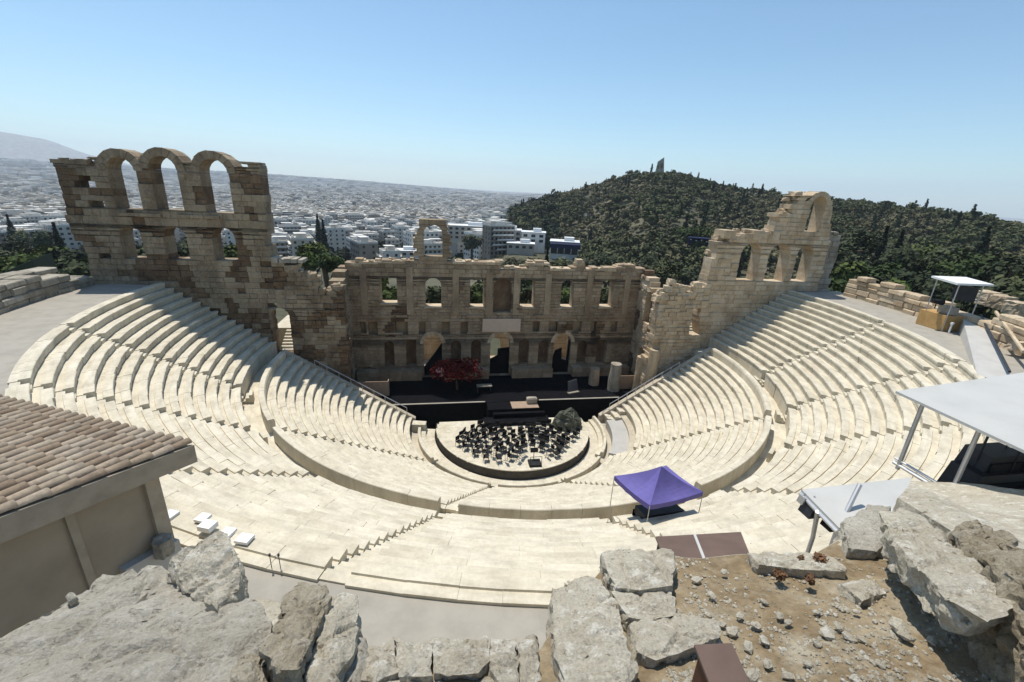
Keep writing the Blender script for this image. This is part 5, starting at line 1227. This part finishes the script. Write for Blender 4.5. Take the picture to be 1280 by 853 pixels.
def rock_px(name, label, outline, dz_top, thick, mat, edge=0.07, amp=0.05, freq=2.2, seed=1, group=None, shrink=1.04, cat='rock', fine=0.45, follow=False):
    """rock whose upper outline passes through these places at heights dz above the terrace plane"""
    top = []
    for q_ in outline:
        px, py = q_[:2]; dz = q_[2] if len(q_) > 2 else dz_top; top.append(onplane(px, py, dz))
    zb = min(p_.z for p_ in top)-thick
    c = sum(top, Vector())/len(top); mx = c+Vector((0, 0, 0.06))
    o = lump(name, flip_follow(top, thick) if follow else flip_pts(top, zb, shrink)+[mx], mat, None, edge, amp, freq, seed, False, fine)
    return tag(o, label, cat, group)
rock_px('rock_shelf', 'broad flat grey rock shelf beside the tiled house', [(-70, 835), (0, 806), (50, 776), (100, 738), (128, 716), (200, 712), (262, 735), (330, 756), (345, 790), (325, 840), (300, 900), (-70, 930)], 0.22, 0.7, M['rock_grey'], 0.075, 0.07, 1.6, 3, fine=0.5)
rock_px('boulder', 'upright pale boulder on the far edge of the flat rock shelf', [(206, 722, 0.2), (216, 697, 0.45), (252, 670, 0.62), (286, 664, 0.66), (299, 690, 0.55), (298, 738, 0.3), (272, 756, 0.25), (228, 742, 0.25)], 0.4, 0.6, M['rock'], 0.05, 0.05, 2.6, 5, fine=0.5)
rock_px('tilted_slab', 'tilted rough stone slab standing on edge beside the flat rock shelf', [(338, 800, 0.35), (350, 758, 0.42), (372, 728, 0.42), (405, 735, 0.40), (412, 748, 0.38), (392, 800, 0.42), (372, 838, 0.45), (345, 838, 0.42), (326, 812, 0.38)], 0.4, 0.9, M['rock_brown'], 0.045, 0.04, 3.2, 7, fine=0.6, shrink=0.9)
rock_px('tilted_slab', 'narrow shaded slab leaning behind the tilted rough slab', [(408, 752, 0.30), (424, 740, 0.32), (446, 745, 0.28), (450, 775, 0.22), (440, 820, 0.2), (400, 880, 0.25), (378, 870, 0.25), (396, 800, 0.3)], 0.28, 1.1, M['rock'], 0.05, 0.04, 2.8, 8, fine=0.5, shrink=0.92)
rock_px('tilted_slab', 'dark grey slab leaning lowest at the gap above the path', [(440, 800, 0.08), (456, 800, 0.06), (462, 840, 0.02), (455, 900, 0.0), (415, 900, 0.1), (428, 840, 0.1)], 0.08, 1.2, M['rock_grey'], 0.06, 0.05, 2.5, 9)
rock_px('loose_stone', 'dark wedge of stone under the tilted rough slab', [(285, 853, 0.30), (300, 820, 0.33), (328, 812, 0.30), (330, 850, 0.3), (310, 880, 0.3)], 0.3, 0.4, M['rock_brown'], 0.05, 0.05, 3.5, 10)
rock_px('loose_stone', 'small pointed white stone on the flat rock shelf', [(256, 762, 0.24), (262, 757, 0.27), (272, 756, 0.27), (272, 764, 0.24)], 0.25, 0.06, M['rock'], 0.03, 0.015, 4, 11)
rock_px('loose_stone', 'small rounded stone on the shaded rim of the rock shelf', [(82, 746, 0.27), (92, 741, 0.3), (96, 747, 0.27), (86, 752, 0.27)], 0.28, 0.1, M['rock'], 0.04, 0.015, 4, 12)
# blocks of the wall top above the path
WALLB = [('weathered wall block beside the dark grey leaning slab', [(455, 812), (492, 796), (502, 838), (470, 853), (452, 850)], 0.05), ('upright squarish wall block left of the cracked wall block'.replace('left of', 'joined to'), [(492, 797), (538, 803), (540, 845), (500, 846)], 0.06),
         ('cracked pale wall block with dark gap beneath', [(540, 797), (608, 793), (612, 826), (598, 842), (560, 846), (541, 842)], 0.08), ('grey wall block split by a crack above the path', [(612, 796), (645, 800), (647, 856), (628, 858), (612, 832)], 0.05),
         ('narrow wall block touching the big flat pale stone', [(647, 800), (672, 790), (676, 850), (650, 858)], 0.03), ('rounded low stone below the cracked wall block', [(556, 850), (600, 845), (660, 852), (650, 885), (560, 885)], -0.05), ('pale rounded stone below the squarish wall block', [(470, 856), (520, 848), (552, 852), (548, 890), (470, 890)], -0.03)]
for i, (lab, out, dz) in enumerate(WALLB): rock_px('wall_block', lab, out, dz, 0.55, M['rock'], 0.05, 0.035, 3.0, 20+i, None, 1.0, 'stone', 0.55)
FLAT = [('big flat pale stone with a small drilled hole', [(690, 735), (718, 722), (752, 722), (772, 760), (785, 800), (790, 850), (775, 880), (712, 880), (690, 800)], 0.14, M['rock']),
        ('crusted whitish block at the outer corner of the flat stones', [(752, 692), (775, 684), (838, 688), (846, 705), (840, 732), (800, 738), (768, 734)], 0.20, M['rock']),
        ('flat grey stone between the crusted block and the dirt', [(765, 740), (835, 737), (852, 768), (812, 776), (785, 772)], 0.12, M['rock']),
        ('broad pitted pale stone above the brown metal box', [(785, 778), (850, 766), (890, 772), (905, 795), (862, 812), (820, 826), (795, 815)], 0.12, M['rock']),
        ('rounded pale stone beside the brown metal box', [(762, 832), (795, 824), (800, 840), (785, 853), (760, 850)], 0.16, M['rock']),
        ('pale crumbling stone at the rim of the dirt patch', [(935, 692), (985, 690), (1045, 695), (1058, 715), (1000, 712), (950, 706)], 0.10, M['rock']),
        ('bright flat stone sunk in the dirt below the overhanging slab', [(1050, 728), (1092, 724), (1110, 742), (1078, 752)], 0.06, M['rock']),
        ('grey layered rock beside the overhanging slab', [(1052, 650), (1085, 630), (1112, 634), (1118, 665), (1095, 690), (1060, 685)], 0.15, M['rock_grey'])]
for i, (lab, out, dz, mt) in enumerate(FLAT): rock_px('flat_stone', lab, out, dz, 0.35, mt, 0.05, 0.035, 3.0, 40+i, None, 1.02, 'stone', 0.55)
# drilled hole stone peg
p = onplane(742, 778, 0.16); q = MB(); q.tube(p-Vector((0, 0, 0.1)), p+Vector((0, 0, 0.035)), 0.035, 8); tag(q.build('iron_peg', M['black']), 'rusty iron peg set in the big flat stone', 'peg')
# overhanging slab on the right, raised on a footing
SLZ = 0.66
rock_px('overhanging_slab', 'long pale stone slab overhanging a shaded hollow', [(1100, 642, SLZ), (1128, 636, SLZ), (1160, 652, SLZ), (1215, 700, SLZ), (1272, 752, SLZ), (1262, 768, SLZ), (1235, 778, SLZ), (1190, 752, SLZ), (1150, 712, SLZ), (1115, 672, SLZ)], SLZ, 0.34, M['rock'], 0.05, 0.05, 2.2, 60, None, 0.98, 'slab', 0.6, True)
rock_px('slab_footing', 'shaded stone footing beneath the long overhanging slab', [(1130, 664, SLZ-0.34), (1165, 668, SLZ-0.34), (1232, 712, SLZ-0.34), (1285, 765, SLZ-0.34), (1262, 775, SLZ-0.34), (1215, 748, SLZ-0.34), (1160, 702, SLZ-0.34)], SLZ-0.3, 1.5, M['rock_brown'], 0.07, 0.05, 2.4, 61, None, 1.0, 'stone')
rock_px('layered_rock', 'brown layered rock behind the long overhanging slab', [(1195, 660, 0.62), (1222, 648, 0.66), (1262, 672, 0.75), (1300, 700, 0.9), (1330, 760, 0.9), (1285, 745, 0.8), (1230, 700, 0.8)], 0.85, 0.9, M['rock_brown'], 0.06, 0.07, 2.8, 62, fine=0.7)
rock_px('flat_ledge', 'smooth pale ledge between the layered rock and the metal rail', [(1122, 622, 0.3), (1140, 604, 0.25), (1250, 655, 0.3), (1300, 690, 0.35), (1230, 690, 0.45), (1175, 655, 0.4)], 0.35, 1.6, M['rock'], 0.07, 0.02, 2.0, 63, cat='ledge')
rock_px('boulder', 'pale rough boulder at the end of the long overhanging slab', [(1262, 772, 0.3), (1285, 752, 0.45), (1330, 770, 0.45), (1320, 830, 0.25), (1275, 810, 0.2)], 0.35, 0.5, M['rock'], 0.06, 0.05, 2.6, 64)
# pebbles: the larger ones singly, the rest together
rp = random.Random(33); PB = []
ico = bmesh.new(); bmesh.ops.create_icosphere(ico, subdivisions=1, radius=1.0)
iv = [v.co.copy() for v in ico.verts]; fi = [tuple(v.index for v in f.verts) for f in ico.faces]; ico.free()
def pebble_mesh(seed):
    rr = random.Random(seed); return mk('pebble', [(v.x*rr.uniform(0.8, 1.2), v.y*rr.uniform(0.6, 1.0), v.z*rr.uniform(0.4, 0.7)) for v in iv], fi, M['rock'])
pm = [pebble_mesh(k) for k in range(6)]
big = [(1035, 792, .075), (1048, 783, .05), (1062, 797, .06), (1022, 805, .045), (1125, 785, .10), (1132, 795, .06), (945, 782, .05), (955, 800, .055), (935, 808, .06), (975, 770, .05), (985, 778, .045), (900, 780, .05), (915, 790, .06), (1045, 825, .05), (1010, 830, .045), (960, 830, .05), (1078, 800, .04), (890, 745, .05), (870, 725, .06), (905, 715, .05), (1165, 800, .05), (1100, 830, .045), (985, 845, .05), (955, 752, .04), (1070, 765, .035), (925, 770, .05), (898, 805, .05), (940, 845, .06), (1155, 765, .04), (1020, 765, .035)]
for i, (px, py, s) in enumerate(big):
    o = link_mesh('pebble', pm[i % 6], None, onplane(px, py, s*0.1+0.02), rp.uniform(0, 6.28)); o.scale = (s*1.15, s*1.0, s*0.9); tag(o, 'pale stone lying on the brown dirt patch', 'stone', 'stones on the dirt patch')
q = MB()
for _ in range(5200):
    px, py = rp.uniform(830, 1250), rp.uniform(694, 870)
    if px > 1120 and py < 640+(px-1100)*0.85: continue
    near = noise.noise((px/60, py/40, 2)); 
    if rp.random() > 0.45+0.9*near: continue
    p = onplane(px, py, 0.0); s = 0.006+0.026*rp.random()**3; a = rp.uniform(0, 6.28); co, si = math.cos(a), math.sin(a)
    p.z += 0.10*noise.noise((p.x*0.8, p.y*0.8, 1))+0.05*noise.noise((p.x*2.6, p.y*2.6, 4))+0.022*noise.noise((p.x*8, p.y*8, 7))-0.015
    q.add([(p.x+s*(v.x*co-v.y*si*0.8), p.y+s*(v.x*si+v.y*co*0.8), p.z+s*0.7*v.z) for v in iv], fi)
tag(q.build('gravel', M['rock']), 'small pale gravel strewn over the brown dirt patch', 'gravel', kind='stuff')
# dry tufts in the dirt
for i, (px, py, s) in enumerate([(1022, 705, 0.15), (1003, 705, 0.09), (972, 720, 0.09), (1268, 812, 0.2), (720, 735, 0.06), (1012, 728, 0.07)]):
    p = onplane(px, py, 0.05); Q = leaf_cloud(np.random.default_rng(400+i), 260, (s, s, s), 0.016, 5); o = link_mesh('dry_tuft', quads_mesh('dry_tuft', Q, M['leaf_green'] if i == 3 else M['leaf_rust']), None, p+Vector((0, 0, s*0.5)))
    tag(o, 'green weed in the hollow under the overhanging slab' if i == 3 else 'rust-brown dry tuft growing in the stony dirt', 'plant', None if i == 3 else 'dry tufts in the dirt')

# ================================================================== brown box, brown panel roof, canopies
b0, b1, b2 = onplane(868, 806, 0.62), onplane(915, 803, 0.62), onplane(940, 862, 0.62)
ux = (b1-b0); ux.z = 0; ux.normalize(); uy = Vector((ux.y, -ux.x, 0)); t = empty('metal_box', b0-Vector((0, 0, 0.7)))
wv = (b1-b0).length; dv = 0.55; q = MB(); Z = Vector((0, 0, 1)); zt = Vector((0, 0, 0.7))
q.hexa([ux*0.03+uy*0.03, ux*(wv-0.03)+uy*0.03, ux*(wv-0.03)+uy*dv, ux*0.03+uy*dv, ux*0.03+uy*0.03+zt*0.96, ux*(wv-0.03)+uy*0.03+zt*0.96, ux*(wv-0.03)+uy*dv+zt*0.8, ux*0.03+uy*dv+zt*0.8]); q.build('body', M['brownmetal'], t)
q = MB(); q.hexa([zt*0.97, ux*wv+zt*0.97, ux*wv+uy*(dv+0.05)+zt*0.81, uy*(dv+0.05)+zt*0.81, zt, ux*wv+zt, ux*wv+uy*(dv+0.05)+zt*0.845, uy*(dv+0.05)+zt*0.845]); q.build('lid', M['brownpanel'], t)
tag(t, 'dark red-brown metal box with a sloping lid among the pale stones', 'box')
z1, z2 = 22.2, 21.85
A, B_, Cc, D_ = atz(820, 671, z2), atz(926, 665, z2), atz(940, 700, z1), atz(833, 704, z1)
t = empty('panel_roof', (A+Cc)/2-Vector((0, 0, 4))); O4 = (A+Cc)/2-Vector((0, 0, 4))
mA, mC = A.lerp(B_, 0.445), D_.lerp(Cc, 0.445); g = 0.03
for k, (a, b_, c, d) in enumerate(((A, mA, mC, D_), (mA, B_, Cc, mC))):
    dx = (b_-a).normalized()*g; q = MB(); dn = Vector((0, 0, 0.06)); q.hexa([v-O4-dn for v in (a+dx*k, b_-dx*(1-k), c-dx*(1-k), d+dx*k)]+[v-O4 for v in (a+dx*k, b_-dx*(1-k), c-dx*(1-k), d+dx*k)]); q.build('panel', M['brownpanel'], t)
q = MB(); q.hexa([v-O4-Vector((0, 0, 0.05)) for v in (mA-(B_-A).normalized()*g, mA+(B_-A).normalized()*g, mC+(B_-A).normalized()*g, mC-(B_-A).normalized()*g)]+[v-O4+Vector((0, 0, 0.02)) for v in (mA-(B_-A).normalized()*g, mA+(B_-A).normalized()*g, mC+(B_-A).normalized()*g, mC-(B_-A).normalized()*g)]); q.build('joint_strip', M['canvas'], t)
for c in (A, B_, Cc, D_):
    f = (c+(A+Cc)/2*0.12)/1.12; q = MB(); q.tube((f.x-O4.x, f.y-O4.y, 17.8-O4.z), (f.x-O4.x, f.y-O4.y, c.z-O4.z-0.05), 0.04, 6); q.build('post', M['darkgrey'], t)
tag(t, 'brown two-panel shelter roof just beyond the stony dirt', 'shelter')
# big white canopy over the black loudspeakers
tc = empty('white_canopy', (6.2, -38.4, 22.0)); O5 = Vector((6.2, -38.4, 22.0)); ZC = 23.9
rfc = [Vector((3.85, -36.75, ZC+0.22)), Vector((3.98, -40.6, ZC+0.12)), Vector((9.6, -40.6, ZC+0.35)), Vector((9.4, -36.2, ZC+0.45))]
q = MB(); q.hexa([v-O5-Vector((0, 0, 0.07)) for v in rfc]+[v-O5 for v in rfc]); q.build('roof', M['canvas'], tc)
PT = [(4.22, -37.25), (4.22, -38.6), (4.22, -39.95), (9.0, -37.25), (9.0, -39.95)]
for x, y in PT:
    q = MB(); q.tube((x-O5.x, y-O5.y, -0.15), (x-O5.x, y-O5.y, ZC-22.0+0.12), 0.055, 8); q.build('post', M['metal'], tc)
q = MB(); q.tube((4.22-O5.x, -36.9-O5.y, ZC-22+0.08), (4.22-O5.x, -40.4-O5.y, ZC-22+0.02), 0.05, 6); q.build('beam', M['metal'], tc)
q = MB(); q.tube((4.22-O5.x, -37.1-O5.y, -0.02), (4.22-O5.x, -40.3-O5.y, -0.02), 0.06, 6); q.tube((4.22-O5.x, -37.1-O5.y, 0.12), (4.22-O5.x, -40.3-O5.y, 0.1), 0.04, 6); q.build('base_rail', M['metal'], tc)
tag(tc, 'flat white canopy on grey metal posts over black loudspeakers', 'canopy')
for i, (x0, y0, x1, y1, Y, dp, lab) in enumerate([(1200, 585, 1262, 618, -38.3, 0.8, 'low wide black loudspeaker hung under the white canopy'), (1218, 563, 1252, 590, -38.2, 0.7, 'boxy upper black loudspeaker hung under the white canopy'), (1256, 570, 1320, 612, -38.25, 0.8, 'dark grey equipment cabinet hung under the white canopy'), (1240, 605, 1300, 632, -38.6, 0.5, 'black cable rack at the bottom of the gear under the white canopy')]):
    A, B_ = aty(x0, y0, Y), aty(x1, y1, Y); sx, sz = abs(B_.x-A.x), abs(A.z-B_.z); t = empty('loudspeaker', ((A.x+B_.x)/2, Y, min(A.z, B_.z)))
    q = MB(); q.hexa([(-sx/2, -dp/2, 0), (sx/2, -dp/2, 0), (sx/2, dp/2, 0), (-sx/2, dp/2, 0), (-sx/2*0.86, -dp/2, sz), (sx/2*0.9, -dp/2, sz), (sx/2*0.9, dp/2*0.8, sz), (-sx/2*0.86, dp/2*0.8, sz)]); q.build('cabinet', M['darkgrey'] if i != 3 else M['black'], t)
    q = MB(); q.box((0, -dp/2-0.02, sz*0.45), (sx*0.8, 0.04, sz*0.6)); q.build('grille', M['black'], t)
    for s_ in (-1, 1): q = MB(); q.tube((s_*sx*0.3, 0, sz*0.9), (s_*sx*0.3, 0, 24.1-min(A.z, B_.z)), 0.02, 6); q.build('hanger', M['darkgrey'], t)
    tag(t, lab, 'loudspeaker')
# smaller canopy with spotlights
ts = empty('small_canopy', (0.2, -39.7, 21.5)); O6 = Vector((0.2, -39.7, 21.5)); ZC = 23.0
rfc = [atz(1002, 612, 23.05), atz(1049, 660, 23.0), atz(1122, 640, 23.1), atz(1140, 597, 23.15)]
q = MB(); q.hexa([v-O6-Vector((0, 0, 0.06)) for v in rfc]+[v-O6 for v in rfc]); q.build('roof', M['canvas'], ts)
for (xa, ya, za), (xb, yb, zb) in ((atz(1075, 606, 23.5), atz(1046, 664, 22.7)), (atz(1022, 640, 22.95), atz(1016, 672, 22.0)), (atz(1130, 602, 23.1), atz(1130, 640, 22.0))):
    q = MB(); q.tube((xa-O6.x, ya-O6.y, za-O6.z), (xb-O6.x, yb-O6.y, zb-O6.z), 0.045, 8); q.tube((xb-O6.x, yb-O6.y, zb-O6.z), (xb-O6.x, yb-O6.y, 17.8-O6.z), 0.045, 8); q.build('post', M['metal'], ts)
q = MB(); e0, e1 = rfc[0]-O6-Vector((0, 0, 0.1)), rfc[1]-O6-Vector((0, 0, 0.1)); q.tube(e0, e1, 0.05, 6); q.build('edge_beam', M['metal'], ts)
tag(ts, 'small white canopy with a raised pole and hanging spotlights', 'canopy')
for i, (px, py, z, s, mt, lab) in enumerate([(1014, 634, 22.8, 0.30, 'darkgrey', 'dark boxy spotlight hanging from the small white canopy'), (1004, 624, 22.9, 0.16, 'metal', 'little pale lamp at the corner of the small white canopy'), (1040, 652, 22.7, 0.26, 'black', 'black spotlight tucked under the small white canopy edge')]):
    p = atz(px, py, z); t = empty('spotlight', p); q = MB(); q.hexa([(-s/2, -s/2, -s*0.6), (s/2, -s/2, -s*0.6), (s/2, s/2, -s*0.6), (-s/2, s/2, -s*0.6), (-s*0.35, -s*0.6, s*0.5), (s*0.35, -s*0.6, s*0.5), (s*0.35, s*0.4, s*0.5), (-s*0.35, s*0.4, s*0.5)]); q.build('housing', M[mt], t)
    q = MB(); q.tube((0, 0, s*0.4), (0.02, 0.02, s*0.9), 0.02, 6); q.build('bracket', M['metal'], t); tag(t, lab, 'spotlight')

# ================================================================== haze
hz = MB(); hz.box((0, 3000, 245), (26000, 21000, 760))
hm = bpy.data.materials.new('haze'); hm.use_nodes = True; hn = hm.node_tree; hn.nodes.clear()
pv = hn.nodes.new("ShaderNodeVolumePrincipled"); pv.inputs["Color"].default_value = (0.78, 0.88, 1.0, 1); pv.inputs["Density"].default_value = 9e-5; pv.inputs["Anisotropy"].default_value = 0.2
ho = hn.nodes.new("ShaderNodeOutputMaterial"); hn.links.new(pv.outputs[0], ho.inputs["Volume"])
tag(hz.build('haze', hm), 'thin bluish haze over the distant city and hills', 'haze', kind='stuff')
